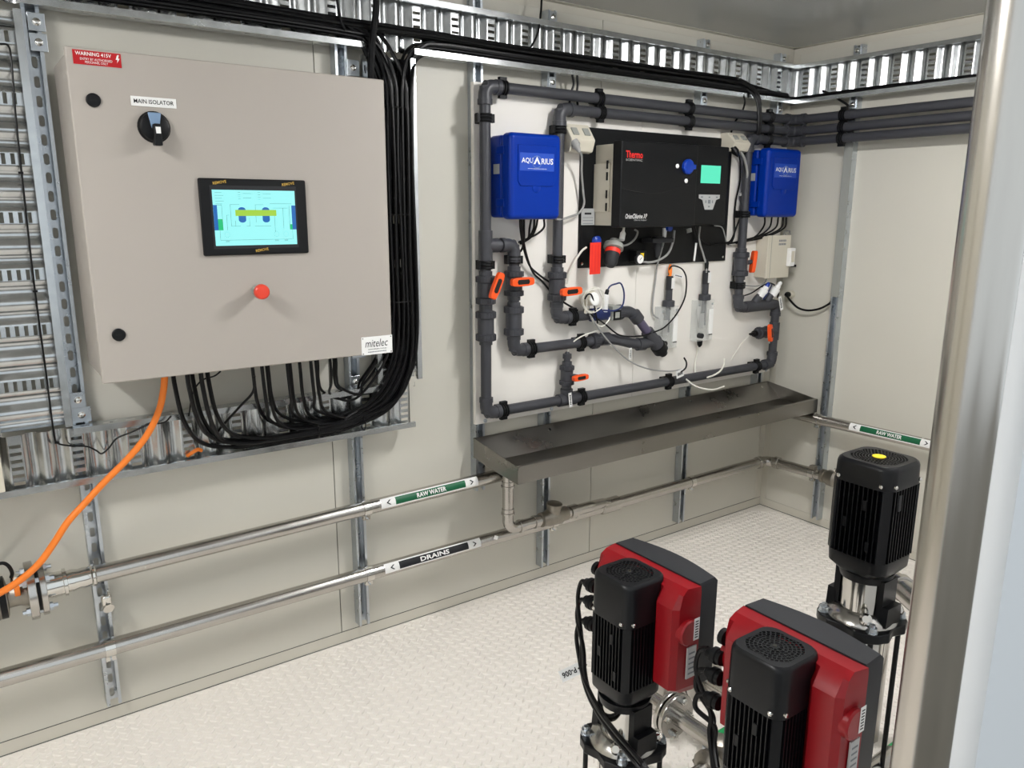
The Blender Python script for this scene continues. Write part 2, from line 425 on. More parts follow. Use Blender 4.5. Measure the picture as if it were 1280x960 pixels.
# ================================================================ control cabinet
X = (1,0,0)
cab = thing('control_cabinet', (-2.848, -0.19, 1.172), 'large cream control cabinet with touch screen and red stop button', 'cabinet')
MB().box(-3.258, -2.438, -0.312, -0.0425, 1.178, 1.988).build('body', 'enclosure', cab, 0.004)
dr = MB().box(-3.265, -2.431, -0.34, -0.316, 1.172, 1.994).build('door', 'enclosure', cab, 0.004, seg=3)
MB().box(-3.250, -2.446, -0.3165, -0.3115, 1.187, 1.979).build('door_seal', 'dark', cab)
for z in (1.875, 1.298):
    lk = MB().lathe([(0,0.0165),(0.004,0.0165),(0.006,0.014)], (-3.215,-0.34,z), NY, 20).build('door_lock', 'black', cab)
    MB().box(-3.221, -3.209, -0.3466, -0.346, z-0.002, z+0.002).build('key_slot', 'dark', lk)
sg = MB().box(-3.249, -3.144, -0.3412, -0.34, 1.9555, 1.988).build('warning_sign', 'red_sign', cab)
text('WARNING 415V', (-3.2045,-0.3412,1.9805), X, UP, 0.078, 0.0085, 'white', sg, bold=0.015)
text('ENTRY BY AUTHORISED', (-3.199,-0.3412,1.9685), X, UP, 0.070, 0.0055, 'white', sg)
text('PERSONNEL ONLY', (-3.199,-0.3412,1.9615), X, UP, 0.050, 0.0055, 'white', sg)
MB().prism([(0,0.009),(0.004,0.009),(0.0015,0.001),(0.005,0.001),(-0.002,-0.010),(0,-0.002),(-0.004,-0.002)], (-3.152,-0.3413,1.9755), X, UP, NY, 0.0003).build('lightning_bolt', 'white', sg)
lb = MB().box(-3.131, -3.024, -0.3425, -0.34, 1.869, 1.8925).build('isolator_label', 'white', cab, 0.0006)
text('MAIN ISOLATOR', (-3.0775,-0.3425,1.881), X, UP, 0.094, 0.0105, 'ink', lb, bold=0.01)
iso = MB().lathe([(0,0.039),(0.006,0.039),(0.009,0.036),(0.016,0.034),(0.018,0.030)], (-3.083,-0.34,1.82), NY, 28).build('isolator_switch', 'black', cab)
MB().prism([(-0.016,0.034),(0.016,0.034),(0.009,-0.004),(-0.009,-0.004)], (-3.083,-0.3575,1.82), X, UP, NY, 0.006).build('grip_cap', 'steel_blue', iso, 0.002)
MB().prism([(-0.008,0.006),(0.008,0.006),(0.010,-0.047),(-0.010,-0.047)], (-3.083,-0.3575,1.82), X, UP, NY, 0.026).build('lever', 'black', iso, 0.003)
MB().prism([(-0.005,-0.002),(0.007,-0.002),(0.007,-0.018),(-0.004,-0.018)], (-3.083,-0.3838,1.82), X, UP, NY, 0.0004).build('pointer', 'white', iso)
hm = MB().box(-2.988, -2.693, -0.349, -0.34, 1.493, 1.698).build('touch_screen', 'black', cab, 0.005, seg=3)
MB().box(-2.960, -2.723, -0.3496, -0.3491, 1.511, 1.680).build('bezel', 'motor_grey', hm)
sx0, sx1, sz0, sz1 = -2.955, -2.728, 1.5195, 1.668
MB().box(sx0, sx1, -0.3502, -0.3497, sz0, sz1).build('display', 'screen', hm)
def scr(u0, u1, v0, v1, m, nm='graphic', d=0.3506): # rectangle in fractions of the display
    W_, H_ = sx1-sx0, sz1-sz0
    return MB().box(sx0+W_*u0, sx0+W_*u1, -d, -0.3501, sz0+H_*v0, sz0+H_*v1).build(nm, m, hm)
for u0, u1, g0, g1, gh in ((0.0,0.045,0.045,0.10,0.20), (0.95,1.0,0.92,0.95,0.10)):
    scr(u0, u1, 0.28, 0.73, 'screen_blue', 'tank_graphic'); scr(g0, g1, 0.28, 0.28+gh, 'screen_green', 'level_graphic')
for u in (0.335, 0.625):
    W_, H_ = sx1-sx0, sz1-sz0
    pl = [(math.cos(a)*0.045*W_, (0.09*H_ if math.sin(a) > 0 else -0.09*H_)+math.sin(a)*0.05*H_) for a in [2*PI*(k+0.5)/20 for k in range(20)]]
    MB().prism(pl, (sx0+W_*u, -0.3502, sz0+H_*0.555), X, UP, NY, 0.0004).build('vessel_graphic', 'screen_blue', hm)
scr(0.255, 0.755, 0.535, 0.645, 'screen_yellow', 'alarm_banner', 0.3509)
lm = MB()
def ln(u0, v0, u1, v1):
    W_, H_ = sx1-sx0, sz1-sz0; k = 0.00034
    lm.box(sx0+W_*min(u0,u1)-k, sx0+W_*max(u0,u1)+k, -0.3504, -0.3501, sz0+H_*min(v0,v1)-k, sz0+H_*max(v0,v1)+k)
for seg in ((.2,.74,.31,.74),(.2,.74,.2,.35),(.2,.35,.31,.35),(.5,.74,.6,.74),(.5,.74,.5,.42),(.48,.35,.68,.35),(.68,.76,.95,.76),(.72,.68,.9,.68),(.84,.68,.84,.3),(.06,.1,.94,.1),
            (.15,.28,.15,.55),(.15,.55,.18,.55),(.73,.55,.73,.24),(.25,.45,.25,.35),(.38,.35,.42,.35),(.42,.35,.42,.5),(.06,.28,.06,.1),(.95,.28,.95,.1),(.1,.73,.04,.73),(.1,.73,.1,.28),(.92,.73,.92,.28)): ln(*seg)
for u in (.14, .74, .86):
    for k in range(10):
        a = 2*PI*k/10; ln(u+.03*math.cos(a), .2+.05*math.sin(a), u+.03*math.cos(a)+.006, .2+.05*math.sin(a))
    ln(u-.02,.085,u+.025,.085); ln(u-.02,.07,u+.025,.07)
for k in range(5): ln(.03, .95-.05*k, .11+.02*(k%2), .95-.05*k)
for u in (.36, .6):
    for v in (.94, .86): ln(u, v, u+.1, v); ln(u-.06, v-.02, u-.03, v-.02); ln(u-.06, v+.02, u-.03, v+.02)
lm.build('diagram_lines', 'screen_line', hm)
for x, z, an in ((-2.945,1.6875,0.16), (-2.757,1.687,0.16), (-2.842,1.506,0.14)):
    r_ = V((math.cos(an),0,math.sin(an))); text('REMOVE', (x+0.012,-0.3497,z), r_, V((-math.sin(an),0,math.cos(an))), 0.036, 0.0075, 'gold', hm, 'film_lettering', bold=0.02)
ex_ = -2.8510; ez_ = 1.3925
es = MB().lathe([(0,0.0155),(0.004,0.0155),(0.005,0.0125),(0.040,0.0125)], (ex_,-0.34,ez_), NY, 20).build('stop_button', 'grey_plastic', cab)
MB().lathe([(0,0.013),(0.002,0.0195),(0.007,0.0215),(0.017,0.0205),(0.020,0.017),(0.021,0.004)], (ex_,-0.376,ez_), NY, 24).build('mushroom_head', 'button', es)
mp_ = MB().box(-2.537, -2.431, -0.3418, -0.34, 1.1715, 1.2285).build('maker_plate', 'white_gloss', cab, 0.0006)
text('mitelec', (-2.486,-0.3418,1.2075), X, UP, 0.078, 0.024, 'ink', mp_, shear=0.25)
text('www.mitelec.com.au', (-2.484,-0.3418,1.189), X, UP, 0.064, 0.0045, 'ink', mp_, bold=0.01)
for k in range(16): MB().box(-2.516+0.004*k, -2.5132+0.004*k, -0.3421, -0.3417, 1.1785, 1.1815).build('print_mark', 'grey_ink', mp_)
for x in (-2.5325,-2.436):
    for z in (1.176,1.224): MB().cyl((x,-0.3418,z), (x,-0.3426,z), 0.0018, 8).build('rivet', 'ink', mp_)

# cream box at the left edge of the view
cb = thing('junction_box', (-3.60,-0.10,0.90), 'cream box edge at the far left in front of the lower cable tray', 'box')
MB().box(-3.70, -3.508, -0.185, -0.10, 0.885, 1.045).build('body', 'cream', cb, 0.006)
MB().box(-3.704, -3.504, -0.19, -0.184, 0.881, 1.049).build('lid', 'cream', cb, 0.003)

# ================================================================ black cables of the cabinet
G1 = 'black cables looping from the cabinet into the upright tray'
exits = [-3.0562, -3.0303, -3.0235, -3.0033, -2.9922, -2.9667]
ex2 = [-2.8251, -2.8142, -2.7899, -2.7772, -2.7351, -2.7164, -2.6745, -2.6593, -2.6308]
ex3 = [-2.6140, -2.5949, -2.5634, -2.5594]
GN = ['left bunch', 'middle bunch', 'right bunch']
def up_leg(i, n, band):   # control points from the lower end of the upright tray up and out of it
    fr = i/(n-1.0)
    x = band[0]+(band[1]-band[0])*fr; y = -0.072-0.018*((i*7) % 3)
    return x, y
allc = [(e, 0) for e in exits] + [(e, 1) for e in ex2] + [(e, 2) for e in ex3]
N_ = len(allc)
order = sorted(range(N_), key=lambda k: (allc[k][1], allc[k][0]))
for rank, k in enumerate(order):
    ex, g = allc[k]
    x, y = up_leg(N_-1-rank, N_, (-2.318, -2.208))
    rr = [0.0068, 0.0056, 0.0046][g]
    ey = -0.16-0.03*((k*5) % 3)
    zt = [0.862, 0.885, 0.955][g] + 0.007*((k*3) % 4)
    yt = -0.075-0.014*((k*7) % 3)
    dz = 1.172-zt
    pts = [(ex, ey, 1.19), (ex+0.003, ey, 1.172-dz*0.22)]
    if g == 0: pts += [(ex+0.025, ey+0.02, 1.172-dz*0.6), (ex+0.085, yt-0.01, zt+0.035), (ex+0.19, yt, zt+0.003), (-2.72, yt, zt), (-2.52, yt, zt+0.004)]
    elif g == 1: pts += [(ex+0.015, ey+0.02, 1.172-dz*0.55), (ex+0.055, yt-0.01, zt+0.05), (ex+0.13, yt, zt+0.012), (-2.50, yt, zt+0.012)]
    else: pts += [(ex+0.01, ey+0.02, 1.172-dz*0.5), (ex+0.05, yt, zt+0.045), (ex+0.12, yt, zt+0.012)]
    pts += [(x-0.11, y, zt+0.055), (x-0.03, y, zt+0.16), (x, y, zt+0.30), (x+random.uniform(-.004,.004), y, 1.45), (x+random.uniform(-.004,.004), y, 1.75), (x, y, 1.95)]
    if rank < 9 and rank != 4:
        zz = 2.152+0.006*(rank % 5); yy = -0.062-0.009*(rank % 4)
        pts += [(x+0.004, y, 2.03), (x+0.022, (y+yy)/2, 2.095), (x+0.065, yy, zz-0.018), (x+0.14, yy, zz), (-1.8, yy, zz), (-1.2, yy, zz-0.003), (-0.75, yy, zz), (-0.15, yy, zz-0.004)]
        lab = 'black cable from the '+GN[g]+' under the cabinet turning right at tray top'
    else:
        zz = 2.160+0.009*(rank % 5); yy = -0.060-0.011*(rank % 4)
        pts += [(x-0.004, y, 2.03), (x-0.022, (y+yy)/2, 2.10), (x-0.070, yy, zz-0.015), (x-0.15, yy, zz), (-2.9, yy, zz+0.004), (-3.6, yy, zz)]
        lab = 'black cable from the '+GN[g]+' under the cabinet turning left at tray top'
    cable('black_cable', pts, rr, 'cable', lab, 'cable', G1, seg=6, n=7)
# bundle that runs straight along the high tray, past the upright one
G2 = 'black cables lying in the high tray'
for k in range(7):
    z = 2.192+0.0075*(k % 3); y = -0.062-0.011*(k % 4)
    pts = [(-3.7,y,z), (-3.0,y,z+0.008), (-2.5,y,z), (-2.30,y,z), (-2.1,y,z-0.002+0.004*(k%2)), (-1.75,y,z-0.006), (-1.3,y,z-0.004), (-0.9,y,z-0.004), (-0.62,y,z-0.002)]
    if k < 4: pts += [(-0.50,y-0.008,z-0.008), (-0.435+0.006*k,-0.108-0.004*k,z-0.05), (-0.415+0.006*k,-0.125,2.09), (-0.405+0.005*k,-0.128,1.98), (-0.40+0.004*k,-0.05-0.028,1.92)]
    else: pts += [(-0.40,y,z-0.02), (-0.25,y,z-0.035), (-0.12,y,z-0.045)]
    cable('black_cable', pts, 0.0062, 'cable', 'black cable lying along the high tray' + (' and dropping down beside the right blue box' if k < 4 else ' straight to the room corner'), 'cable', G2+(' dropping at the right' if k < 4 else ''), seg=6, n=7)
for k in range(6):
    z = 2.146+0.005*(k % 3); y = -0.058-0.010*(k % 4)
    cable('black_cable', [(-0.30,y,z+0.004), (-0.16,y,z), (-0.085,-0.085,z), (y,-0.17,z), (y,-0.5,z+0.003), (y,-1.0,z-0.002), (y,-1.6,z+0.002), (y,-2.1,z)], 0.0062, 'cable',
          'black cable lying in the high tray on the right hand wall', 'cable', 'black cables in the tray on the right wall', seg=6, n=7)
for a, b, z in ((-3.7,-2.38,2.182),(-3.7,-2.40,2.205),(-3.7,-2.36,2.198)):
    cable('black_cable', [(a,-0.088,z), (-3.2,-0.086,z+0.01), (-2.8,-0.088,z+0.002), (b-0.1,-0.086,z-0.004), (b,-0.088,z-0.04), (b+0.075,-0.088,2.0), (b+0.10,-0.088,1.8), (b+0.105,-0.09,1.4), (b+0.10,-0.09,1.06)], 0.0075, 'cable',
          'thicker black cable bending from the left of the high tray down the upright tray', 'cable', 'thicker black cables at the tray junction', seg=6)
cable('black_conduit', [(-2.345,-0.13,2.40), (-2.345,-0.13,2.25), (-2.355,-0.12,2.16), (-2.362,-0.112,2.06), (-2.360,-0.10,1.95), (-2.352,-0.09,1.75)], 0.0115, 'cable', 'thick black conduit dropping from the ceiling at the tray junction', 'conduit')
cable('black_wire', [(-2.47,-0.10,2.40), (-2.468,-0.102,2.28), (-2.455,-0.10,2.2), (-2.44,-0.10,2.17)], 0.0045, 'cable', 'thin black wire dropping from the ceiling above the cabinet top', 'wire')
cable('black_wire', [(-1.6462, -0.0800, 2.3759), (-1.6569, -0.0900, 2.3315), (-1.6708, -0.0900, 2.2554), (-1.7072, -0.0900, 2.1959)], 0.004, 'cable', 'black wire curling from the ceiling into the high tray above the left blue box', 'wire')
cable('black_wire', [(-2.8315, -0.2000, 1.1173), (-2.8339, -0.1800, 1.0633), (-2.8648, -0.1400, 1.0133), (-2.9125, -0.1000, 0.9493), (-2.9344, -0.0800, 0.9139)], 0.004, 'cable', 'thin black wire sagging from the cabinet bottom to the lower tray', 'wire')
cable('black_wire', [(-2.9300, -0.2000, 1.1439), (-2.9495, -0.2000, 1.1316), (-2.9750, -0.1800, 1.1214), (-2.9924, -0.1600, 1.1003), (-3.0020, -0.1300, 1.0636), (-3.0119, -0.1100, 0.9980)], 0.0025, 'cable', 'very thin black wire curling among the left cables under the cabinet', 'wire')
for k, (x, y, z, ax, r) in enumerate(((-2.43,-0.082,0.882,X,0.028), (-2.60,-0.082,0.882,X,0.028), (-2.268,-0.082,1.95,UP,0.05), (-2.268,-0.082,1.60,UP,0.05), (-2.268,-0.082,1.30,UP,0.05))):
    lb_ = ['cable tie round the lower loop near the tray end', 'cable tie round the lower loop under the cabinet', 'topmost cable tie on the upright bundle', 'middle cable tie on the upright bundle', 'lowest cable tie on the upright bundle'][k]
    tg = MB()
    a = V((0,1,0)); b = V(ax).cross(a)
    tg.tube([V((x,y,z))+a*0.019*math.cos(2*PI*j/20)+b*r*math.sin(2*PI*j/20)-V((0,0.012,0)) for j in range(21)], 0.0022, 5)
    tag(tg.build('cable_tie', 'black'), lb_, 'cable tie', 'cable ties')
# thin wire on the left tray, orange cable
cable('thin_wire', [(-3.3748, -0.0600, 2.0283), (-3.3584, -0.0700, 2.0248), (-3.3562, -0.0800, 1.9890), (-3.3628, -0.0800, 1.8419), (-3.3659, -0.0800, 1.6907), (-3.3701, -0.0800, 1.4278), (-3.3695, -0.0800, 1.1613), (-3.3694, -0.0750, 0.9978), (-3.3645, -0.0700, 0.9649), (-3.3379, -0.0700, 0.9507), (-3.2919, -0.0700, 0.9401), (-3.2690, -0.0750, 0.9251), (-3.2561, -0.0800, 0.9142), (-3.2356, -0.0800, 0.9278), (-3.2117, -0.0800, 0.9532), (-3.1707, -0.0900, 0.9685), (-3.1269, -0.1000, 0.9861), (-3.0839, -0.1100, 0.9890), (-3.0640, -0.1200, 1.0081)], 0.0026, 'cable', 'thin black wire running down the left tray and across the lower tray', 'wire')
for q in ((-3.3698, -0.0800, 1.3975), (-3.3674, -0.0800, 1.7090), (-3.3647, -0.0720, 0.9654)):
    tag(MB().obox(q, X, UP, NY, 0.012, 0.006, 0.008).build('wire_clip', 'black', bevel=0.001), 'tiny black clip holding the thin wire on the left tray', 'clip', 'clips of the thin wire')
cable('orange_cable', [(-3.0865, -0.2000, 1.1482), (-3.0949, -0.2000, 1.1020), (-3.1129, -0.2000, 1.0451), (-3.1494, -0.1900, 0.9768), (-3.2020, -0.1800, 0.9162), (-3.2689, -0.1700, 0.8542), (-3.3251, -0.1700, 0.8013), (-3.3702, -0.1800, 0.7623), (-3.4091, -0.1800, 0.7098), (-3.4492, -0.1800, 0.6606), (-3.4949, -0.1800, 0.6257), (-3.5499, -0.1700, 0.5948), (-3.6253, -0.1500, 0.5642)], 0.0095, 'orange_cable', 'orange cable hanging from the cabinet down to the flanged pipe', 'cable', n=12)
cable('orange_wire_end', [(-3.0187, -0.0700, 0.8604), (-3.0058, -0.0800, 0.8711), (-2.9895, -0.0850, 0.8800), (-2.9767, -0.0800, 0.8738)], 0.006, 'orange_cable', 'short orange cable end lying in the lower tray under the black loops', 'cable')
# ================================================================ white board with the measuring pipework
bd = thing('backing_board', (-1.01,-0.05,0.787), 'large white board carrying the grey pipework and analyser', 'board')
MB().box(-1.937, -1.091, -0.062, -0.0425, 0.787, 2.068).build('board_sheet', 'panel', bd, 0.001)
MB().box(-1.0895, -0.088, -0.062, -0.0425, 0.787, 2.068).build('board_sheet', 'panel', bd, 0.001)
for x in (-1.893,-1.557,-0.70,-0.119):
    for z in (0.797, 2.058): MB().lathe([(0,0.008),(0.003,0.008),(0.005,0.005)], (x,-0.062,z), NY, 12).build('screw', 'strut', bd)

PY = -0.105; PR = 0.0205
def fitting_elbow(parent, c, d1, d2, r=PR, R=0.032):
    c = V(c); d1 = V(d1); d2 = V(d2)
    mb = MB(); mb.tube(fillet([c+d1*(R+0.03), c, c+d2*(R+0.03)], R, 8), r*1.22, 16)
    for d in (d1, d2): mb.lathe([(R+0.012,r*1.22),(R+0.0125,r*1.34),(R+0.031,r*1.34),(R+0.0315,r*1.0)], c, d, 16)
    return mb.build('elbow', 'pvc', parent)
def fitting_tee(parent, c, d, b, r=PR, L=0.045):
    c = V(c); mb = MB(); d = V(d); b = V(b)
    mb.lathe([(-L,r),(-L,r*1.3),(L,r*1.3),(L,r)], c, d, 16); mb.lathe([(0,r*1.25),(L,r*1.3),(L,r)], c, b, 16)
    return mb.build('tee', 'pvc', parent)
def ribbed(mb, c, d, r, h, n=18):       # ribbed union nut
    mb.lathe([(-h/2,r*0.92),(-h/2+0.002,r),(h/2-0.002,r),(h/2,r*0.92)], c, d, n)
    dd = V(d).normalized(); t = dd.cross(V((0.3,0.5,0.8))).normalized(); s = dd.cross(t)
    for i in range(n):
        a = 2*PI*i/n; q = t*math.cos(a)+s*math.sin(a)
        mb.obox(V(c)+q*r, q, dd.cross(q), dd, 0.003, 0.003, h*0.85)
def check_valve(parent, c, d, L=0.12, r=PR):
    c = V(c); d = V(d); mb = MB()
    mb.lathe([(-L/2-0.012,r*1.25),(L/2+0.012,r*1.25)], c, d, 16); mb.lathe([(-L*0.3,r*1.55),(L*0.3,r*1.55)], c, d, 16)
    ribbed(mb, c-d*(L*0.36), d, r*1.85, L*0.22); ribbed(mb, c+d*(L*0.36), d, r*1.85, L*0.22)
    return mb.build('check_valve', 'pvc', parent)
def ball_valve(parent, c, d, hc, hl, hn, L=0.11, r=PR, hs=1.12):
    """c centre, d pipe direction, hc handle centre, hl handle long direction, hn outward direction of the handle"""
    c = V(c); d = V(d); hc = V(hc); hl = V(hl).normalized(); hn = V(hn).normalized(); hw = hn.cross(hl)
    mb = MB(); mb.lathe([(-L/2-0.015,r*1.25),(L/2+0.015,r*1.25)], c, d, 16)
    mb.lathe([(-L*0.28,r*1.4),(-L*0.24,r*1.6),(L*0.24,r*1.6),(L*0.28,r*1.4)], c, d, 16)
    ribbed(mb, c-d*(L*0.37), d, r*1.8, L*0.22); ribbed(mb, c+d*(L*0.37), d, r*1.8, L*0.22)
    mb.cyl(c, hc, 0.011, 12)
    v = mb.build('ball_valve', 'pvc', parent)
    q = [(-.046,-.008),(-.040,-.0125),(-.018,-.0145),(.018,-.0145),(.040,-.0125),(.046,-.008),(.046,.008),(.040,.0125),(.018,.0145),(-.018,.0145),(-.040,.0125),(-.046,.008)]
    MB().prism([(a*hs,b*hs) for a,b in q], hc, hl, hw, hn, 0.020).build('handle', 'orange', v, 0.003)
    MB().prism([(-.022*hs,-.008*hs),(.022*hs,-.008*hs),(.026*hs,0),(.022*hs,.008*hs),(-.022*hs,.008*hs),(-.026*hs,0)], hc+hn*0.0196, hl, hw, hn, 0.0008).build('handle_recess', 'dark', v)
    return v
def clip(parent, c, d, n=NY, r=PR, wall=0.062):
    c = V(c); d = V(d); n = V(n); w = d.cross(n); mb = MB(); dist = abs(c.dot(n)) - wall
    arc = [(w*math.cos(a)+n*math.sin(a))*(r+0.0035)+c for a in [math.radians(-45+270*k/12) for k in range(13)]]
    mb.tube([p for p in arc], 0.0038, 6)
    for s in (-0.011, 0, 0.011): mb.tube([p+d*s for p in arc], 0.0045, 6)
    mb.obox(c-n*((r+dist)/2), d, w, n, 0.034, 0.034, max(0.004, dist-r))
    mb.obox(c+w*(r+0.010), d, w, n, 0.030, 0.013, 0.016); mb.obox(c-w*(r+0.010), d, w, n, 0.030, 0.013, 0.016)
    return mb.build('pipe_clip', 'black', parent)
def pipe(parent, p0, p1, r=PR, m='pvc', name='pipe'): return MB().cyl(p0, p1, r, 20).build(name, m, parent)
DX = V((1,0,0)); DZ = V((0,0,1)); DY = V((0,1,0))
def L3(x, z, y=PY): return V((x, y, z))

# ---- outer line: top run, left riser, bottom run (with the bypass leg and the slanting branch)
la = thing('pipe_loop', (-1.0,PY,0.84), 'outermost dark grey plastic pipe loop with left riser, bypass leg and bottom run', 'pipework')
xa, xb, xc, xd = -1.916, -1.572, -0.437, -0.135
za, zb, zc, zbot = 2.049, 1.996, 1.947, 0.841
XR = -0.105
pipe(la, L3(xa,za), L3(XR,za)); pipe(la, L3(xa,zbot), L3(xa,za)); pipe(la, L3(xa,zbot), L3(xd,zbot)); pipe(la, (XR,PY,za), (XR,-2.13,za))
fitting_elbow(la, L3(xa,za), DX, -DZ); fitting_elbow(la, L3(xa,zbot), DX, DZ); fitting_elbow(la, L3(XR,za), -DX, -DY)
fitting_tee(la, L3(xa,1.487), DZ, DX, L=0.055)
x2 = -1.785
fitting_elbow(la, L3(x2,1.487), -DX, -DZ); pipe(la, L3(xa,1.487), L3(x2,1.487)); pipe(la, L3(x2,1.076), L3(x2,1.487))
ball_valve(la, L3(xa,1.322), DZ, (-1.9122, -0.1630, 1.3428), (0.42,0,0.9), NY)
check_valve(la, L3(xa,1.185), DZ)
ball_valve(la, L3(x2,1.340), DZ, (-1.7947, -0.1630, 1.3518), (1,0,0.02), NY, L=0.10)
check_valve(la, L3(x2,1.195), DZ)
fitting_elbow(la, L3(x2,1.076), DX, DZ)
pipe(la, L3(x2,1.076), L3(-1.37,1.076))
un = MB(); ribbed(un, L3(-1.365,1.076), DX, PR*1.6, 0.03); un.build('union_nut', 'pvc', la)
bpts = [L3(-1.36,1.076), L3(-1.31,1.080,-.112), L3(-1.25,1.072,-.12), L3(-1.16,1.048,-.125), L3(-1.11,1.040,-.125), L3(-1.05,1.042,-.125), L3(-1.0,1.05,-.125)]
MB().tube(spline(bpts, 6), PR*1.12, 14).build('bent_pipe', 'pvc', la)
for a, b in ((0,1),(3,4)):
    MB().lathe([(-0.022,PR*1.12),(-0.02,PR*1.38),(0.02,PR*1.38),(0.022,PR*1.12)], bpts[a+1], bpts[b+1]-bpts[a], 16).build('coupling', 'pvc', la)
for x in (-1.84,-1.375,-0.855,-0.30): clip(la, L3(x,za), DX)
for x in (-1.835,-1.43,-0.90,-0.26): clip(la, L3(x,zbot), DX)
for z in (1.94,1.415): clip(la, L3(xa,z), DZ)
clip(la, L3(x2,1.43), DZ); clip(la, L3(x2+0.085,1.076), DX); clip(la, L3(-1.44,1.076), DX)
# sample cock on the bottom run
xs_ = -1.512
fitting_tee(la, L3(xs_,zbot), DX, DZ)
pipe(la, L3(xs_,zbot), L3(xs_,0.90), 0.017)
ball_valve(la, L3(xs_,0.945), DZ, L3(xs_+0.02,0.943,-0.158), (1,0,0.03), NY, L=0.085, r=0.0165, hs=0.85)
MB().lathe([(0,0.014),(0.02,0.014),(0.021,0.019),(0.04,0.019),(0.042,0.012),(0.05,0.006)], L3(xs_,0.995), DZ, 12).build('hose_fitting', 'pvc', la)
# slanting branch piece
y0 = L3(-1.145,1.165,-.125); y1 = L3(-0.955,0.975,-.125); dY = (y1-y0).normalized()
# ---- middle line
lb2 = thing('pipe_loop', (-1.3,PY,1.19), 'middle dark grey plastic pipe line ending in a slanting branch piece', 'pipework')
pipe(lb2, L3(xb,zb), L3(XR,zb)); pipe(lb2, L3(xb,1.188), L3(xb,zb)); pipe(lb2, (XR,PY,zb), (XR,-2.13,zb))
fitting_elbow(lb2, L3(xb,zb), DX, -DZ); fitting_elbow(lb2, L3(XR,zb), -DX, -DY); fitting_elbow(lb2, L3(xb,1.188), DX, DZ)
ball_valve(lb2, L3(xb,1.318), DZ, (-1.5538, -0.1630, 1.3018), (1,0,0.04), NY, L=0.12)
pipe(lb2, L3(xb,1.188), L3(-1.245,1.188))
hk = L3(-1.18,1.188)
MB().tube(fillet([L3(-1.25,1.188), L3(-1.165,1.188,-.108), y0+dY*0.02], 0.05, 8), PR*1.2, 16).build('bend', 'pvc', lb2)
un = MB(); ribbed(un, L3(-1.232,1.188), DX, PR*1.55, 0.034); un.build('union_nut', 'pvc', lb2)
MB().lathe([(-0.02,PR*1.2),(-0.018,PR*1.4),(0.022,PR*1.4),(0.024,PR)], y0, dY, 16).build('coupling', 'pvc', lb2)
pipe(lb2, y0, y0+dY*0.13, PR*0.98, 'pvc_purple')
MB().lathe([(0.10,PR),(0.102,PR*1.42),(0.175,PR*1.42),(0.18,PR*1.5),(0.205,PR*1.5)], y0, dY, 16).build('branch_piece', 'pvc', lb2)
MB().lathe([(0.20,PR*1.7),(0.235,PR*1.7),(0.24,PR*1.2),(0.262,PR*0.9),(0.27,PR*0.4)], y0, dY, 16).build('probe_cap', 'black', lb2)
for x in (-1.365,-0.85,-0.30): clip(lb2, L3(x,zb), DX)
for z in (1.92,1.425): clip(lb2, L3(xb,z), DZ)
clip(lb2, L3(xb+0.085,1.188), DX)
# ---- inner line
lc = thing('pipe_loop', (-0.3,PY,1.15), 'innermost dark grey plastic pipe line down the right side of the board', 'pipework')
pipe(lc, L3(xc,zc), L3(XR,zc)); pipe(lc, L3(xc,1.153), L3(xc,zc)); pipe(lc, (XR,PY,zc), (XR,-2.13,zc))
fitting_elbow(lc, L3(xc,zc), DX, -DZ); fitting_elbow(lc, L3(XR,zc), -DX, -DY); fitting_elbow(lc, L3(xc,1.153), DX, DZ)
ball_valve(lc, L3(xc,1.365), DZ, L3(xc+0.055,1.375,-0.125), (0.12,0,1), (1,-0.35,0), L=0.12, hs=1.15)
pipe(lc, L3(xc,1.153), L3(xd,1.153)); fitting_elbow(lc, L3(xd,1.153), -DX, -DZ)
pipe(lc, L3(xd,zbot), L3(xd,1.153)); fitting_elbow(lc, L3(xd,zbot), -DX, DZ)
MB().lathe([(-0.09,PR*1.25),(-0.088,PR*1.4),(0.088,PR*1.4),(0.09,PR*1.25)], L3(-0.285,1.153), DX, 16).build('probe_saddle', 'pvc', lc)
for x, an in ((-0.315,0.55),(-0.225,0.55)):
    MB().lathe([(0,0.02),(0.03,0.02),(0.05,0.017)], L3(x,1.165), (math.sin(an)*0.8,-0.35,math.cos(an)), 12).build('probe_socket', 'pvc', lc)
fitting_tee(lc, L3(xd,1.012), DZ, -DX)
pipe(lc, L3(xd,1.012), L3(xd-0.12,1.012), 0.016)
ball_valve(lc, L3(xd-0.09,1.012), DX, L3(xd-0.108,1.018,-0.150), (-0.18,0,1), (0.3,-1,0), L=0.085, r=0.0165, hs=0.95)
MB().lathe([(0,0.016),(0.02,0.016),(0.022,0.010),(0.05,0.006)], L3(xd-0.145,1.012), -DX, 12).build('hose_barb', 'black', lc)
clip(lc, L3(xc,1.262), DZ); clip(lc, L3(xc,1.60), DZ); clip(lc, L3(-0.30,zc), DX)
clip(lc, (XR,-0.370,zc), DY, (-1,0,0), wall=0.043); clip(lb2, (XR,-0.370,zb), DY, (-1,0,0), wall=0.043); clip(la, (XR,-0.370,za), DY, (-1,0,0), wall=0.043)

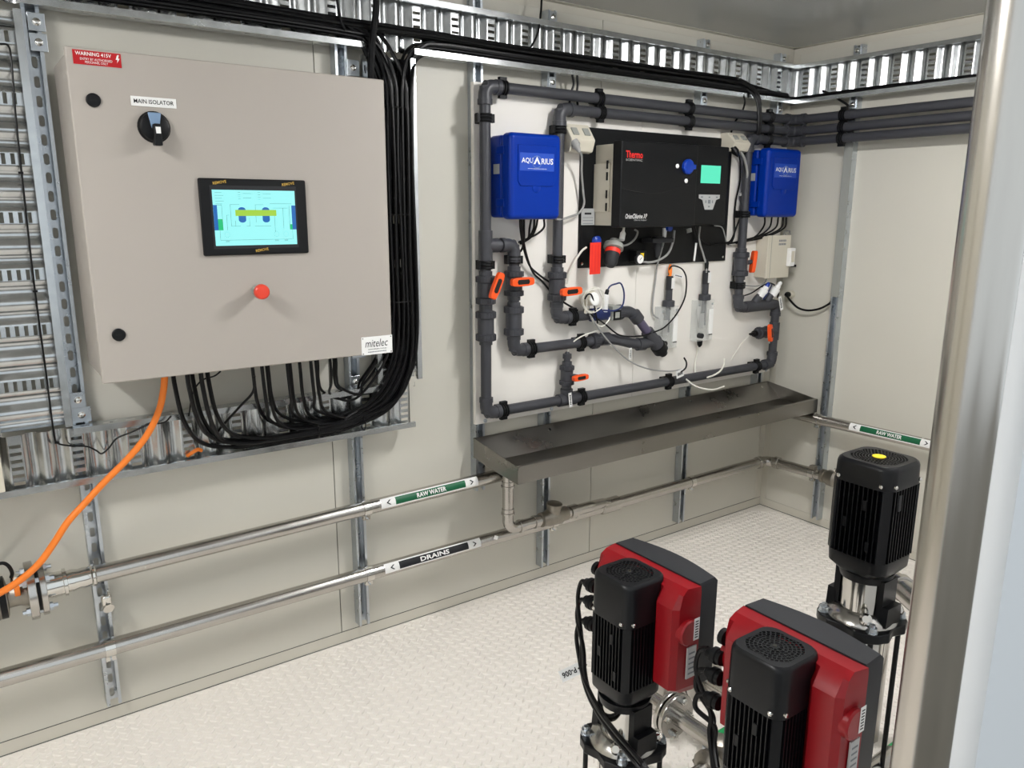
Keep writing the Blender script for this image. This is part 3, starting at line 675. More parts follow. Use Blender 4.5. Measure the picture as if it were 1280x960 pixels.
# ================================================================ probes, sensors and tags on the pipes
def tagged(name, mb, m, label, cat, group=None, bevel=0.0): return tag(mb.build(name, m, None, bevel), label, cat, group)
for x, w, m in ((-0.290,'with a blue cap','bright_blue'),(-0.195,'with a paper tag','white')):
    b_ = V((x,PY-0.018,1.205)); d_ = V((0.40,-0.30,0.85)).normalized()
    t = thing('white_probe', b_, 'slanting white probe '+w+' on the pipe under the junction box', 'sensor', 'white probes in the inner pipe line')
    MB().lathe([(-0.005,0.021),(0.035,0.021),(0.038,0.015),(0.052,0.013)], b_, d_, 14).build('body', 'white_gloss', t)
    MB().lathe([(0.05,0.011),(0.068,0.010),(0.075,0.005)], b_, d_, 12).build('cap', m, t)
def paper_tag(c, a, b, w, h, label, s=None, m='white', n=NY):
    c = V(c); a = V(a).normalized(); b = V(b).normalized(); n = V(n)
    t = thing('paper_tag', c, label, 'tag')
    MB().obox(c, a, b, a.cross(b), w, h, 0.0008).build('strip', m, t)
    if s:      # blurred print, too small to read
        for k_ in range(len(s)): MB().obox(c+n*0.0006+a*(w*0.72*((k_+0.5)/len(s)-0.5)), a, b, n, w*0.085, h*(0.45 if k_ % 2 else 0.36), 0.0003).build('print_mark', 'ink', t)
    return t
paper_tag((-0.1594, -0.1500, 1.1613), (0.35,0,-0.94), (0.94,0,0.35), 0.075, 0.022, 'white paper tag hanging from the right probe', 'xxxxxx')
paper_tag((-1.5191, -0.1400, 0.8459), (-0.12,0,1), (-1,0,-0.12), 0.062, 0.016, 'narrow white tag tied to the sample cock on the bottom run', 'xxxxxx')
paper_tag((-1.1943, -0.1500, 1.0099), (0,0,1), (-1,0,0), 0.05, 0.014, 'narrow white tag hanging from the bent bypass pipe', 'xxxxxx')
paper_tag((-0.8798, -0.1550, 0.8846), (0.95,0,0.2), (-0.2,0,0.95), 0.048, 0.036, 'square white tag on the wire end below the slanting branch', 'xxxxxx')
paper_tag((-0.2145, -0.1400, 0.9811), (0.05,0,1), (-1,0,0.05), 0.045, 0.012, 'small white tag below the small orange valve at the right', None)
# pressure transmitter, flow switch and sensor box on the middle line
t = thing('pressure_transmitter', L3(-1.42,1.21), 'round white transmitter on the middle pipe, under a coil of wires', 'sensor')
MB().lathe([(-0.030,0.026),(-0.026,0.031),(0.026,0.031),(0.030,0.026)], L3(-1.425,1.262,-0.13), (0.15,-1,0.25), 20).build('head', 'cream', t, 0.002)
MB().cyl(L3(-1.425,1.20,-0.115), L3(-1.425,1.235,-0.12), 0.014, 10).build('neck', 'chrome', t)
MB().lathe([(0,0.028),(0.004,0.028),(0.006,0.024)], L3(-1.42,1.262,-0.160), (0.15,-1,0.25), 20).build('lid', 'white', t)
t = thing('saddle_sensor', L3(-1.33,1.2), 'blue saddle clamp with an upright white probe on the middle pipe', 'sensor')
MB().lathe([(-0.045,PR*1.15),(-0.043,PR*1.36),(0.043,PR*1.36),(0.045,PR*1.15)], L3(-1.345,1.188), DX, 16).build('saddle', 'blue_cable', t)
MB().lathe([(0,0.013),(0.07,0.013),(0.074,0.009)], L3(-1.327,1.20,-0.122), (0,-0.1,1), 14).build('probe', 'white_gloss', t)
MB().lathe([(0,0.009),(0.018,0.008),(0.022,0.005)], L3(-1.327,1.273,-0.13), (0.25,-0.1,1), 12).build('connector', 'black', t)
t = thing('flow_sensor', L3(-1.27,1.188), 'grey square flow sensor with a black window frame on the middle pipe', 'sensor')
MB().box(-1.300,-1.252,-0.145,-0.072,1.160,1.222).build('body', 'grey_plastic', t, 0.003)
MB().box(-1.297,-1.255,-0.1475,-0.145,1.163,1.205).build('window_frame', 'black', t)
MB().box(-1.288,-1.264,-0.1485,-0.1474,1.172,1.196).build('window', 'grey_plastic', t)
def coil(c, r, n, lab, m, w=0.002):
    c = V(c); pts = [c+V((math.cos(a)*r*(1+0.10*math.sin(a*2.7)), -0.012*math.sin(a*1.3), math.sin(a)*r*(1+0.12*math.cos(a*1.9)))) for a in [0.35*k for k in range(int(2*PI*n/0.35))]]
    return tag(MB().tube(pts, w, 6).build('wire_coil', m), lab, 'wire')
coil((-1.4143, -0.1500, 1.2567), 0.052, 3, 'loose coil of pale grey wire round the white transmitter', 'white_tube')
cable('black_wire', [L3(-1.322,1.292,-.132), L3(-1.310,1.308,-.136), L3(-1.285,1.315,-.14), L3(-1.255,1.315,-.14), L3(-1.235,1.275,-.14), L3(-1.245,1.225,-.145), L3(-1.29,1.205,-.15), L3(-1.36,1.21,-.15)], 0.0035, 'blue_cable', 'dark blue wire looping from the upright white probe', 'wire')
cable('black_wire', [(-1.4792, -0.1700, 1.2659), (-1.4671, -0.1750, 1.2850), (-1.4411, -0.1700, 1.2765), (-1.4129, -0.1600, 1.2147), (-1.3889, -0.1500, 1.1585)], 0.0035, 'cable', 'short black wire bent over the white transmitter', 'wire')
cable('black_wire', [(-1.4123, -0.1300, 1.1982), (-1.3304, -0.1300, 1.1481), (-1.2595, -0.1500, 1.0965), (-1.1405, -0.1500, 1.0823), (-1.0528, -0.1500, 1.0923), (-0.9731, -0.1400, 1.1094), (-0.8828, -0.1200, 1.1583), (-0.8240, -0.1100, 1.2267), (-0.8194, -0.1100, 1.3069), (-0.8439, -0.1100, 1.3515), (-0.8871, -0.1100, 1.3711), (-0.9126, -0.1000, 1.3715), (-0.9134, -0.0900, 1.3495), (-0.9148, -0.0900, 1.3316)], 0.0035, 'cable', 'long thin black wire from the left flow cell sagging across the slanting branch', 'wire')
cable('grey_wire', [(-1.4253, -0.1400, 1.1969), (-1.3792, -0.1450, 1.1370), (-1.3182, -0.1500, 1.0710), (-1.2072, -0.1500, 0.9830), (-1.0829, -0.1500, 0.9297), (-0.9545, -0.1500, 0.9038), (-0.8649, -0.1500, 0.9008)], 0.0033, 'grey_cable', 'thin grey wire sagging below the slanting branch to a tag', 'wire')
cable('black_wire', [(-0.8529, -0.1500, 0.9558), (-0.8406, -0.1550, 0.9327), (-0.8440, -0.1550, 0.9068), (-0.8750, -0.1550, 0.8915)], 0.004, 'cable', 'short black wire end below the slanting branch', 'wire')
cable('white_tube', [(-1.4078, -0.1200, 1.1934), (-1.3935, -0.1300, 1.1633), (-1.3481, -0.1300, 1.1393), (-1.3083, -0.1300, 1.1633), (-1.2958, -0.1200, 1.1920)], 0.003, 'white_tube', 'short loop of white tube under the middle pipe', 'tube')
cable('white_tube', [(-1.5118, -0.1050, 1.0225), (-1.5082, -0.1100, 1.0566), (-1.4957, -0.1200, 1.0837), (-1.4445, -0.1200, 1.1058), (-1.3698, -0.1200, 1.1195)], 0.003, 'white_tube', 'thin white tube rising from the sample cock', 'tube')

# ================================================================ blue boxes
def blue_box(x0, x1, z0, z1, label, marks):
    t = thing('blue_box', ((x0+x1)/2,-0.062,z0), label, 'box', 'blue instrument boxes')
    MB().box(x0+0.004, x1-0.004, -0.135, -0.062, z0+0.006, z1-0.006).build('base', 'blue', t, 0.012, seg=3)
    MB().box(x0, x1, -0.2, -0.137, z0, z1).build('lid', 'blue', t, 0.020, seg=5)
    cx = (x0+x1)/2; w = x1-x0
    fl_ = [(-w*.36,-.045),(-w*.31,-.062),(w*.31,-.062),(w*.36,-.045),(w*.36,.082),(-w*.36,.082)]
    MB().prism(fl_, (cx,-0.2,z1-0.125), X, UP, NY, 0.0035).build('flap', 'blue', t, 0.0015)
    MB().lathe([(0,0.019),(0.001,0.019),(0.003,0.015)], (cx,-0.2,z1-0.192), NY, 20).build('thumb_rest', 'blue', t)
    lz = z1-0.100
    MB().box(cx-w*.33, cx+w*.33, -0.2042, -0.2034, lz-0.033, lz+0.030).build('label_plate', 'blue_label', t)
    text('AQU', (cx-w*.19,-0.2043,lz+0.002), X, UP, w*.215, 0.021, 'white', t, bold=0.01)
    text('RIUS', (cx+w*.195,-0.2043,lz+0.002), X, UP, w*.225, 0.021, 'white', t, bold=0.01)
    lg = MB().prism([(-.016,-.010),(0,.017),(.016,-.010),(.008,-.010),(0,.004),(-.008,-.010)], (cx-w*.005,-0.2043,lz+0.001), X, UP, NY, 0.0003).build('logo_letter', 'white', t)
    MB().tube([V((cx-w*.005+0.021*math.cos(2*PI*k/24),-0.2044,lz-0.001+0.021*math.sin(2*PI*k/24))) for k in range(25)], 0.0009, 4).build('logo_ring', 'blue_label' if False else 'steel_blue', t)
    text('www.aquarius.com.au', (cx,-0.2043,lz-0.0255), X, UP, w*.36, 0.005, 'white', t)
    for z in (z0+0.06, z1-0.06):
        MB().box(x0-0.004, x0+0.004, -0.165, -0.115, z-0.014, z+0.014).build('hinge', 'blue', t, 0.002)
    MB().box(x0+0.0022, x0+0.0038, -0.128, -0.09, (z0+z1)/2+0.01, (z0+z1)/2+0.045).build('side_sticker', 'silver_label', t)
    return t
blue_box(-1.872, -1.634, 1.583, 1.890, 'bright blue instrument box at the left of the white board', 1)
blue_box(-0.405, -0.150, 1.587, 1.903, 'bright blue instrument box at the right of the white board beside the corner', 2)
G4 = 'black cables hanging below the blue boxes'
def wires(specs, label, group, r=0.0042, m='cable'):
    for s in specs: cable('black_wire', s, r, m, label, 'cable', group)
wires([[(-1.7905, -0.1500, 1.5864), (-1.7719, -0.1300, 1.5356), (-1.7343, -0.1000, 1.4675), (-1.6955, -0.0850, 1.4037), (-1.6517, -0.0800, 1.3702), (-1.5946, -0.0800, 1.3357), (-1.5362, -0.0800, 1.3133)],
       [(-1.7758, -0.1400, 1.5862), (-1.7607, -0.1250, 1.5293), (-1.7226, -0.1000, 1.4487), (-1.6794, -0.0850, 1.3780), (-1.6271, -0.0800, 1.3373), (-1.5773, -0.0800, 1.2896), (-1.5178, -0.0850, 1.2472), (-1.4566, -0.1000, 1.2115)],
       [(-1.7573, -0.1300, 1.5860), (-1.7496, -0.1200, 1.5500), (-1.7346, -0.1000, 1.5040), (-1.7349, -0.0850, 1.4668), (-1.7506, -0.0750, 1.4484)]], 'black cable sagging from the left blue box to the valves', G4+' left')
wires([[(-1.7381, -0.1500, 1.5832), (-1.7304, -0.1300, 1.5500), (-1.7154, -0.1000, 1.5098), (-1.7391, -0.0800, 1.4882)], [(-1.7077, -0.1500, 1.5831), (-1.6998, -0.1300, 1.5527), (-1.7000, -0.1000, 1.5156), (-1.7314, -0.0800, 1.4911)],
       [(-1.6769, -0.1500, 1.5830), (-1.6610, -0.1300, 1.5524), (-1.6766, -0.1100, 1.5277), (-1.7080, -0.0900, 1.5093), (-1.7468, -0.0800, 1.4945)], [(-1.7154, -0.1400, 1.5830), (-1.7038, -0.1200, 1.5465), (-1.7116, -0.1000, 1.5128), (-1.7351, -0.0850, 1.4975)]],
      'short black cable bunched under the left blue box', G4+' left, bunched')
wires([[(-0.3381, -0.1500, 1.5923), (-0.3123, -0.1300, 1.5466), (-0.3286, -0.1000, 1.4964), (-0.3976, -0.0850, 1.4703), (-0.5382, -0.0800, 1.4655), (-0.6343, -0.0800, 1.4602)],
       [(-0.2824, -0.1500, 1.5884), (-0.2681, -0.1300, 1.5385), (-0.3114, -0.1100, 1.5002), (-0.3750, -0.0900, 1.4816), (-0.5088, -0.0800, 1.4611)], [(-0.2325, -0.1500, 1.5883), (-0.2178, -0.1300, 1.5380), (-0.2746, -0.1100, 1.5035), (-0.3568, -0.0900, 1.4812), (-0.4861, -0.0850, 1.4646)],
       [(-0.1941, -0.1500, 1.5844), (-0.1732, -0.1300, 1.5376), (-0.2370, -0.1100, 1.5030), (-0.3327, -0.0900, 1.4846), (-0.4566, -0.0850, 1.4639)], [(-0.1686, -0.1500, 1.5843), (-0.1474, -0.1300, 1.5373), (-0.2116, -0.1100, 1.5026), (-0.3076, -0.0900, 1.4803), (-0.4272, -0.0850, 1.4671)]],
      'black cable sweeping from under the right blue box towards the analyser', G4+' right')
wires([[(-0.5321, -0.0750, 1.4652), (-0.4873, -0.0800, 1.4795), (-0.4602, -0.0900, 1.5547), (-0.4105, -0.0850, 1.6483), (-0.4062, -0.0800, 1.7229)], [(-0.4858, -0.0800, 1.4644), (-0.4668, -0.0800, 1.5094), (-0.4689, -0.0750, 1.5920), (-0.4647, -0.0750, 1.6665), (-0.4512, -0.0800, 1.7589), (-0.4730, -0.0900, 1.8490), (-0.5242, -0.1100, 1.8818)]],
      'black cable rising from the junction beside the inner riser', 'black cables beside the inner riser')
cable('grey_cable', [(-0.5207, -0.1300, 1.8808), (-0.4885, -0.1300, 1.8465), (-0.4517, -0.1200, 1.7833), (-0.4432, -0.1000, 1.7219), (-0.4560, -0.0900, 1.6850)], 0.006, 'grey_cable', 'thick grey flex hanging from the right socket', 'cable')
cable('black_wire', [(-0.4421, -0.0800, 1.4406), (-0.4520, -0.0750, 1.3639), (-0.4442, -0.0750, 1.2862), (-0.4211, -0.0780, 1.1991)], 0.0038, 'cable', 'black wire running down behind the inner riser valve', 'wire')
cable('black_wire', [(-0.3693, -0.0800, 1.2040), (-0.3156, -0.0900, 1.2176), (-0.2566, -0.1000, 1.2471), (-0.2079, -0.1100, 1.2614), (-0.1677, -0.1200, 1.2440), (-0.1718, -0.1400, 1.2137), (-0.1892, -0.1500, 1.1914)], 0.0035, 'cable', 'black wire arching over to the tagged white probe', 'wire')
cable('black_wire', [(-0.2502, -0.1000, 1.2468), (-0.2789, -0.1100, 1.2172), (-0.2987, -0.1100, 1.1706), (-0.3206, -0.1000, 1.1470)], 0.003, 'cable', 'thin black wire beside the white probe with the blue cap', 'wire')
cable('blue_wire', [(-0.1880, -0.1100, 1.2563), (-0.2312, -0.1300, 1.2322), (-0.2864, -0.1500, 1.2053), (-0.3101, -0.1550, 1.1914)], 0.0035, 'blue_cable', 'dark blue wire plugged into the blue capped probe', 'wire')

# ================================================================ socket outlets
def outlet(x0, x1, z0, z1, label):
    t = thing('socket_outlet', ((x0+x1)/2,-0.062,z0), label, 'socket', 'double socket outlets')
    h = z1-z0; prof = [(0.062,z0+h*.10),(0.062,z1),(0.105,z1),(0.150,z0+h*.45),(0.135,z0+h*.05),(0.115,z0)]
    MB().prism(prof, (x0,0,0), (0,-1,0), UP, X, x1-x0).build('housing', 'cream', t, 0.004)
    n = V((0,-(h*.55),0.0)) + V((0,0,0.045)); sl = V((0,-0.045,-(h*.55))).normalized(); nn = X_(sl)
    c = V(((x0+x1)/2, -0.1275, z1-h*.275))
    for s in (-1, 1):
        MB().obox(c+V((s*(x1-x0)*.24,0,0))+nn*0.002, X, sl, nn, (x1-x0)*.24, h*.30, 0.006).build('rocker', 'grey_plastic', t, 0.001)
    return t
def X_(sl): return V((1,0,0)).cross(sl)*(1 if V((1,0,0)).cross(sl).y < 0 else -1)
outlet(-1.545, -1.425, 1.835, 1.945, 'cream double socket between the left blue box and the analyser')
outlet(-0.590, -0.475, 1.880, 1.965, 'cream double socket between the analyser and the right blue box')
t = thing('power_plug', (-1.50,-0.15,1.80), 'grey plug hanging from the left socket', 'plug')
MB().lathe([(0,0.016),(0.022,0.018),(0.03,0.012),(0.05,0.006)], (-1.5292, -0.1400, 1.8787), (0.25,-0.45,-0.85), 14).build('body', 'grey_cable', t)
MB().tube(spline([(-1.5168, -0.1550, 1.8487), (-1.4871, -0.1400, 1.8239), (-1.4599, -0.1100, 1.7653), (-1.4407, -0.1000, 1.6885), (-1.4350, -0.1000, 1.6415), (-1.4593, -0.1000, 1.6067), (-1.5090, -0.1000, 1.5911), (-1.5661, -0.1200, 1.5821), (-1.6023, -0.1300, 1.5824)]), 0.0045, 8).build('flex', 'grey_cable', t)
t = thing('power_plug', (-0.53,-0.15,1.87), 'black plug in the right socket', 'plug')
MB().lathe([(0,0.013),(0.025,0.017),(0.04,0.010),(0.05,0.005)], (-0.5788, -0.1300, 1.8994), (0.2,-0.5,-0.8), 14).build('body', 'black', t)
for a, b, c_, d_ in (((714,88),(717,105),(713,118),(713,128)), ((721,88),(722,105),(721,118),(722,130)), ((928,128),(926,138),(920,150),(917,158))):
    r_ = a[0] > 900
    pp = {714: [(-1.4983, -0.0800, 2.1454), (-1.4808, -0.0750, 2.0978), (-1.4935, -0.0720, 2.0587), (-1.4991, -0.0750, 2.0194), (-1.5067, -0.0900, 1.9907)], 721: [(-1.4702, -0.0800, 2.1481), (-1.4605, -0.0750, 2.0996), (-1.4610, -0.0720, 2.0614), (-1.4584, -0.0750, 2.0225), (-1.4661, -0.0900, 1.9935)],
          928: [(-0.4804, -0.0900, 2.1396), (-0.4778, -0.1000, 2.1038), (-0.4647, -0.0750, 2.0615), (-0.5062, -0.0750, 2.0198), (-0.5419, -0.0850, 1.9710)]}[a[0]]
    cable('black_wire', pp, 0.0045, 'cable', {714:'left of two black drop wires above the left socket',721:'right of two black drop wires above the left socket',928:'black drop wire above the right socket'}[a[0]], 'wire')

# ================================================================ analyser
an_ = thing('chlorine_analyser', (-1.0,-0.07,1.382), 'black wall mounted analyser with red lettering, blue knob and small green display', 'analyser')
MB().box(-1.432, -0.512, -0.072, -0.0625, 1.382, 1.942).build('mounting_plate', 'black', an_, 0.001)
for x in (-1.415,-0.53):
    for z in (1.40,1.925): MB().lathe([(0,0.006),(0.002,0.006),(0.0035,0.003)], (x,-0.072,z), NY, 10).build('screw', 'chrome', an_)
MB().box(-1.355, -0.915, -0.185, -0.072, 1.556, 1.874).build('housing', 'cream', an_, 0.003)
MB().box(-1.364, -1.345, -0.165, -0.074, 1.610, 1.800).build('hinge_block', 'cream', an_, 0.002)
for z in (1.795,1.75,1.68,1.63): MB().box(-1.3655, -1.3635, -0.160, -0.150, z-0.016, z+0.016).build('hinge_slot', 'dark', an_)
cv = MB().box(-1.368, -0.930, -0.240, -0.187, 1.550, 1.884).build('cover', 'black', an_, 0.006, seg=3)
MB().tube(spline([(-1.362,-0.2402,1.70), (-1.29,-0.2402,1.690), (-1.20,-0.2402,1.684), (-1.12,-0.2402,1.692), (-1.04,-0.2402,1.712), (-0.965,-0.2402,1.722)]), 0.0018, 5).build('cover_crease', 'dark', cv)
for k in range(5): MB().box(-1.015-0.004*k, -0.985, -0.2406, -0.2398, 1.676-0.0235*k, 1.684-0.0235*k).build('vent_slot', 'dark', cv)
text('Thermo', (-1.300,-0.2401,1.832), X, UP, 0.092, 0.028, 'red_ink', cv, bold=0.02)
text('SCIENTIFIC', (-1.300,-0.2401,1.811), X, UP, 0.090, 0.008, 'silver_label', cv)
text('OrionChlorine XP', (-1.277,-0.2401,1.594), X, UP, 0.120, 0.019, 'white', cv, shear=0.3, bold=0.004)
text('Chlorine Analyzer', (-1.254,-0.2401,1.578), X, UP, 0.072, 0.008, 'silver_label', cv, shear=0.3)
kb = MB().lathe([(0,0.031),(0.010,0.031),(0.016,0.026),(0.018,0.010)], (-0.995,-0.240,1.795), NY, 24).build('blue_knob', 'bright_blue', an_)
MB().box(-0.995, -0.958, -0.2575, -0.25, 1.786, 1.804).build('pointer', 'bright_blue', kb, 0.002)
for x, z in ((-1.055,1.796),(-0.998,1.738)): MB().lathe([(0,0.009),(0.003,0.009),(0.005,0.005)], (x,-0.240,z), NY, 12).build('cover_screw', 'white_gloss', an_)
MB().box(-0.928, -0.905, -0.200, -0.072, 1.552, 1.886).build('rail', 'black', an_, 0.002)
for z in (1.872,1.566): MB().lathe([(0,0.008),(0.004,0.007)], (-0.912,-0.200,z), NY, 10).build('cover_screw', 'white_gloss', an_)
ct = MB().box(-0.902, -0.690, -0.205, -0.073, 1.556, 1.890).build('controller', 'black', an_, 0.006, seg=3)
MB().box(-0.893, -0.699, -0.2056, -0.2048, 1.845, 1.847).build('seam', 'dark', ct); MB().box(-0.893, -0.699, -0.2056, -0.2048, 1.702, 1.704).build('seam', 'dark', ct)
MB().box(-0.868, -0.742, -0.2062, -0.205, 1.733, 1.808).build('display', 'lcd', ct)
MB().prism([(-.068,.030),(.068,.030),(.068,.014),(.045,.008),(.026,-.034),(-.026,-.034),(-.045,.008),(-.068,.014)], (-0.806,-0.205,1.655), X, UP, NY, 0.0008).build('keypad', 'silver_label', ct)
for x, z, w, h in ((-.855,.0195+1.655,.012,.006),(-.757,1.6745,.012,.006),(-.806,1.655,.016,.016),(-.806,1.674,.010,.006),(-.806,1.634,.010,.006),(-.828,1.655,.006,.012),(-.784,1.655,.006,.012)):
    MB().box(x-w/2, x+w/2, -0.2062, -0.2057, z-h/2, z+h/2).build('key', 'grey_ink', ct)
# fluid parts under the analyser cover
MB().lathe([(0,0.028),(0.014,0.028),(0.015,0.018),(0.05,0.016),(0.08,0.012),(0.09,0.006)], (-1.02,-0.115,1.505), (0,0,-1), 18).build('flow_fitting', 'motor_grey', an_)
MB().box(-1.085,-0.955,-0.150,-0.080,1.480,1.500).build('fitting_flange', 'motor_grey', an_, 0.004)
MB().box(-1.155,-1.095,-0.125,-0.073,1.402,1.450).build('regulator', 'black', an_, 0.004)
MB().box(-1.132,-1.112,-0.1262,-0.125,1.412,1.438).build('regulator_label', 'yellow', an_)
gp = (-1.1387, -0.1300, 1.4126)
gg = MB().lathe([(0,0.021),(0.014,0.022),(0.016,0.020)], V(gp)+V((0,0.014,0)), NY, 22).build('gauge', 'motor_grey', an_)
MB().lathe([(0,0.0185),(0.0008,0.0185)], V(gp)+V((0,-0.0022,0)), NY, 22).build('dial', 'white', gg)
MB().obox(V(gp)+V((0.002,-0.0036,0.002)), (0.7,0,0.7), (-0.7,0,0.7), NY, 0.016, 0.0022, 0.0006).build('needle', 'ink', gg)
fc = V((-1.3032, -0.1400, 1.4710)); fd = V((-0.42,-0.25,-0.86)).normalized()
MB().lathe([(-0.03,0.020),(-0.012,0.020),(-0.010,0.040),(0.010,0.042),(0.014,0.034)], fc, fd, 20).build('filter_head', 'grey_plastic', an_)
MB().lathe([(0.014,0.032),(0.075,0.027),(0.090,0.018)], fc, fd, 20).build('filter_bowl', 'motor_grey', an_)
MB().lathe([(0.016,0.0325),(0.034,0.0322)], fc, fd, 20, False).build('filter_ring', 'red_tag', an_)
MB().lathe([(0,0.012),(0.03,0.012),(0.04,0.006),(0.06,0.004)], fc-fd*0.03+V((0.02,-0.02,0.0)), -fd, 12).build('vent_plug', 'white_gloss', an_)
MB().lathe([(0,0.018),(0.016,0.020),(0.022,0.012)], (-1.3875, -0.1200, 1.4948), NY, 16).build('blue_valve_knob', 'bright_blue', an_)
MB().lathe([(0,0.014),(0.014,0.014)], (-0.9761, -0.1300, 1.5421), NY, 14).build('blue_valve_knob', 'bright_blue', an_)
MB().lathe([(0,0.010),(0.04,0.008)], (-0.9856, -0.1200, 1.5420), (0,0,-1), 10).build('tube_connector', 'white_gloss', an_)
MB().lathe([(0,0.013),(0.016,0.012)], (-0.8322, -0.1200, 1.5369), (0,-0.3,-1), 12).build('drain_plug', 'grey_plastic', an_)
tk = paper_tag((-1.4115, -0.1500, 1.4258), (1,0,0.02), (0,0,1), 0.058, 0.128, 'red tag hanging below the blue valve of the analyser', None, 'red_tag')
for k in range(3): MB().obox(V((-1.4115, -0.1500, 1.4258))+V((-0.017+0.017*k,-0.0008,0)), X, UP, NY, 0.0055, 0.11, 0.0004).build('print_line', 'red_ink', tk)
nt_ = paper_tag((-1.3948, -0.0800, 1.5906), (1,0,0), (0,0,1), 0.072, 0.066, 'white notice card on the black plate beside the analyser hinge', None, 'silver_label')
MB().obox(V((-1.3959, -0.0808, 1.6034)), X, UP, NY, 0.036, 0.008, 0.0003).build('print_line', 'ink', nt_)
for k in range(3): MB().obox(V((-1.3954, -0.0808, 1.5874))+V((0,0,-0.012*k)), X, UP, NY, 0.055, 0.0022, 0.0003).build('print_line', 'grey_ink', nt_)
paper_tag((-0.7478, -0.0900, 1.4304), (0.1,0,1), (-1,0,0.1), 0.082, 0.012, 'narrow white tag hanging under the analyser display', None)
cable('white_tube', [(-1.4168, -0.1000, 1.4689), (-1.4421, -0.1000, 1.4534), (-1.4667, -0.0900, 1.4148), (-1.4911, -0.0850, 1.3701), (-1.5026, -0.0850, 1.3217)], 0.0045, 'white_tube', 'white tube curving from the blue valve down to the middle line valve', 'tube')
cable('grey_tube', [(-1.2532, -0.1300, 1.4694), (-1.2077, -0.1300, 1.4783), (-1.1619, -0.1200, 1.5004), (-1.1394, -0.1100, 1.5267), (-1.1491, -0.1000, 1.5366)], 0.0042, 'grey_cable', 'grey tube curving up from the filter head', 'tube')
cable('grey_tube', [(-1.1138, -0.1200, 1.4010), (-1.0700, -0.1200, 1.3960), (-1.0115, -0.1200, 1.4044), (-0.9581, -0.1200, 1.4306), (-0.9257, -0.1150, 1.4786), (-0.9138, -0.1100, 1.5306)], 0.005, 'grey_cable', 'grey tube curving from the gauge up under the analyser', 'tube')
cable('white_tube', [(-0.9740, -0.1100, 1.5244), (-0.9701, -0.1000, 1.4720), (-0.9791, -0.0800, 1.3835), (-0.9843, -0.0750, 1.3051), (-0.9945, -0.0750, 1.2231), (-0.9908, -0.0750, 1.1613), (-0.9587, -0.0800, 1.1376)], 0.004, 'grey_cable', 'pale tube dropping straight from the analyser past the left flow cell', 'tube')
cable('black_wire', [(-0.7361, -0.1000, 1.5462), (-0.7251, -0.0900, 1.4844), (-0.6864, -0.0850, 1.4174), (-0.6656, -0.0900, 1.3652), (-0.6743, -0.1000, 1.3327)], 0.0045, 'grey_cable', 'grey wire dropping from the controller to the right flow cell', 'wire')
cable('black_wire', [(-0.7740, -0.1000, 1.5501), (-0.7317, -0.0850, 1.5025), (-0.6856, -0.0850, 1.4725), (-0.6231, -0.0800, 1.4599)], 0.003, 'cable', 'thin black wire curling under the controller', 'wire')
cable('grey_wire', [(-0.6259, -0.0900, 1.5486), (-0.5625, -0.0800, 1.5405), (-0.5299, -0.0750, 1.5027), (-0.5085, -0.0750, 1.4609), (-0.4785, -0.0750, 1.4527)], 0.003, 'grey_cable', 'thin grey wire looping right of the analyser plate', 'wire')

# ================================================================ clear flow cells with electrodes
def flow_cell(xa_, za_, label, clip_col):
    t = thing('flow_cell', (xa_,-0.062,za_-0.23), label, 'flow cell', 'clear flow cells')
    MB().box(xa_-0.060, xa_+0.058, -0.100, -0.063, za_-0.195, za_).build('block', 'acrylic', t, 0.003)
    MB().box(xa_-0.040, xa_-0.008, -0.1004, -0.1, za_-0.130, za_-0.060).build('paper_label', 'silver_label', t)
    MB().box(xa_+0.022, xa_+0.050, -0.106, -0.1002, za_-0.165, za_-0.045).build('side_strip', 'white_gloss', t, 0.001)
    MB().box(xa_+0.024, xa_+0.049, -0.1064, -0.1055, za_-0.168, za_-0.163).build('strip_end', 'dark', t)
    MB().cyl((xa_+0.006,-0.083,za_-0.12), (xa_+0.006,-0.083,za_+0.01), 0.0115, 14).build('electrode', 'pvc', t)
    MB().lathe([(0,0.028),(0.026,0.028),(0.028,0.020),(0.030,0.0155),(0.075,0.0155)], (xa_,-0.090,za_), UP, 16).build('collar', 'pvc', t)
    MB().lathe([(0.075,0.0165),(0.135,0.0165),(0.138,0.012)], (xa_,-0.090,za_), UP, 16).build('electrode_head', 'motor_grey', t)
    MB().box(xa_-0.004, xa_+0.014, -0.1085, -0.106, za_+0.082, za_+0.130).build('head_label', 'white', t)
    MB().lathe([(0.138,0.008),(0.155,0.0095),(0.172,0.0095),(0.19,0.005)], (xa_,-0.090,za_), UP, 12).build('plug', clip_col, t)
    MB().lathe([(0,0.013),(0.022,0.013)], (xa_-0.040,-0.100,za_-0.165), NY, 12).build('adjuster', 'motor_grey', t)
    MB().lathe([(0,0.014),(0.02,0.012),(0.03,0.005)], (xa_-0.012,-0.085,za_-0.195), (0,0,-1), 12).build('drain_nipple', 'black', t)
    for x in (-0.045, 0.045): MB().lathe([(0,0.006),(0.003,0.005)], (xa_+x,-0.100,za_-0.02), NY, 10).build('screw', 'strut', t)
    return t
flow_cell(-0.9079, 1.190, 'clear flow cell with an orange plugged electrode, behind the slanting branch', 'orange_cable')
flow_cell(-0.6639, 1.204, 'clear flow cell with a black plugged electrode, right of the slanting branch', 'black')
paper_tag((-0.8627, -0.1000, 1.3263), (0.97,0,-0.2), (0.2,0,0.97), 0.062, 0.012, 'pale strip tag at the orange plug of the left flow cell', 'xxxxxx')
paper_tag((-0.6500, -0.1000, 1.3092), (0.12,0,-1), (1,0,0.12), 0.05, 0.012, 'pale strip tag at the plug of the right flow cell', None)
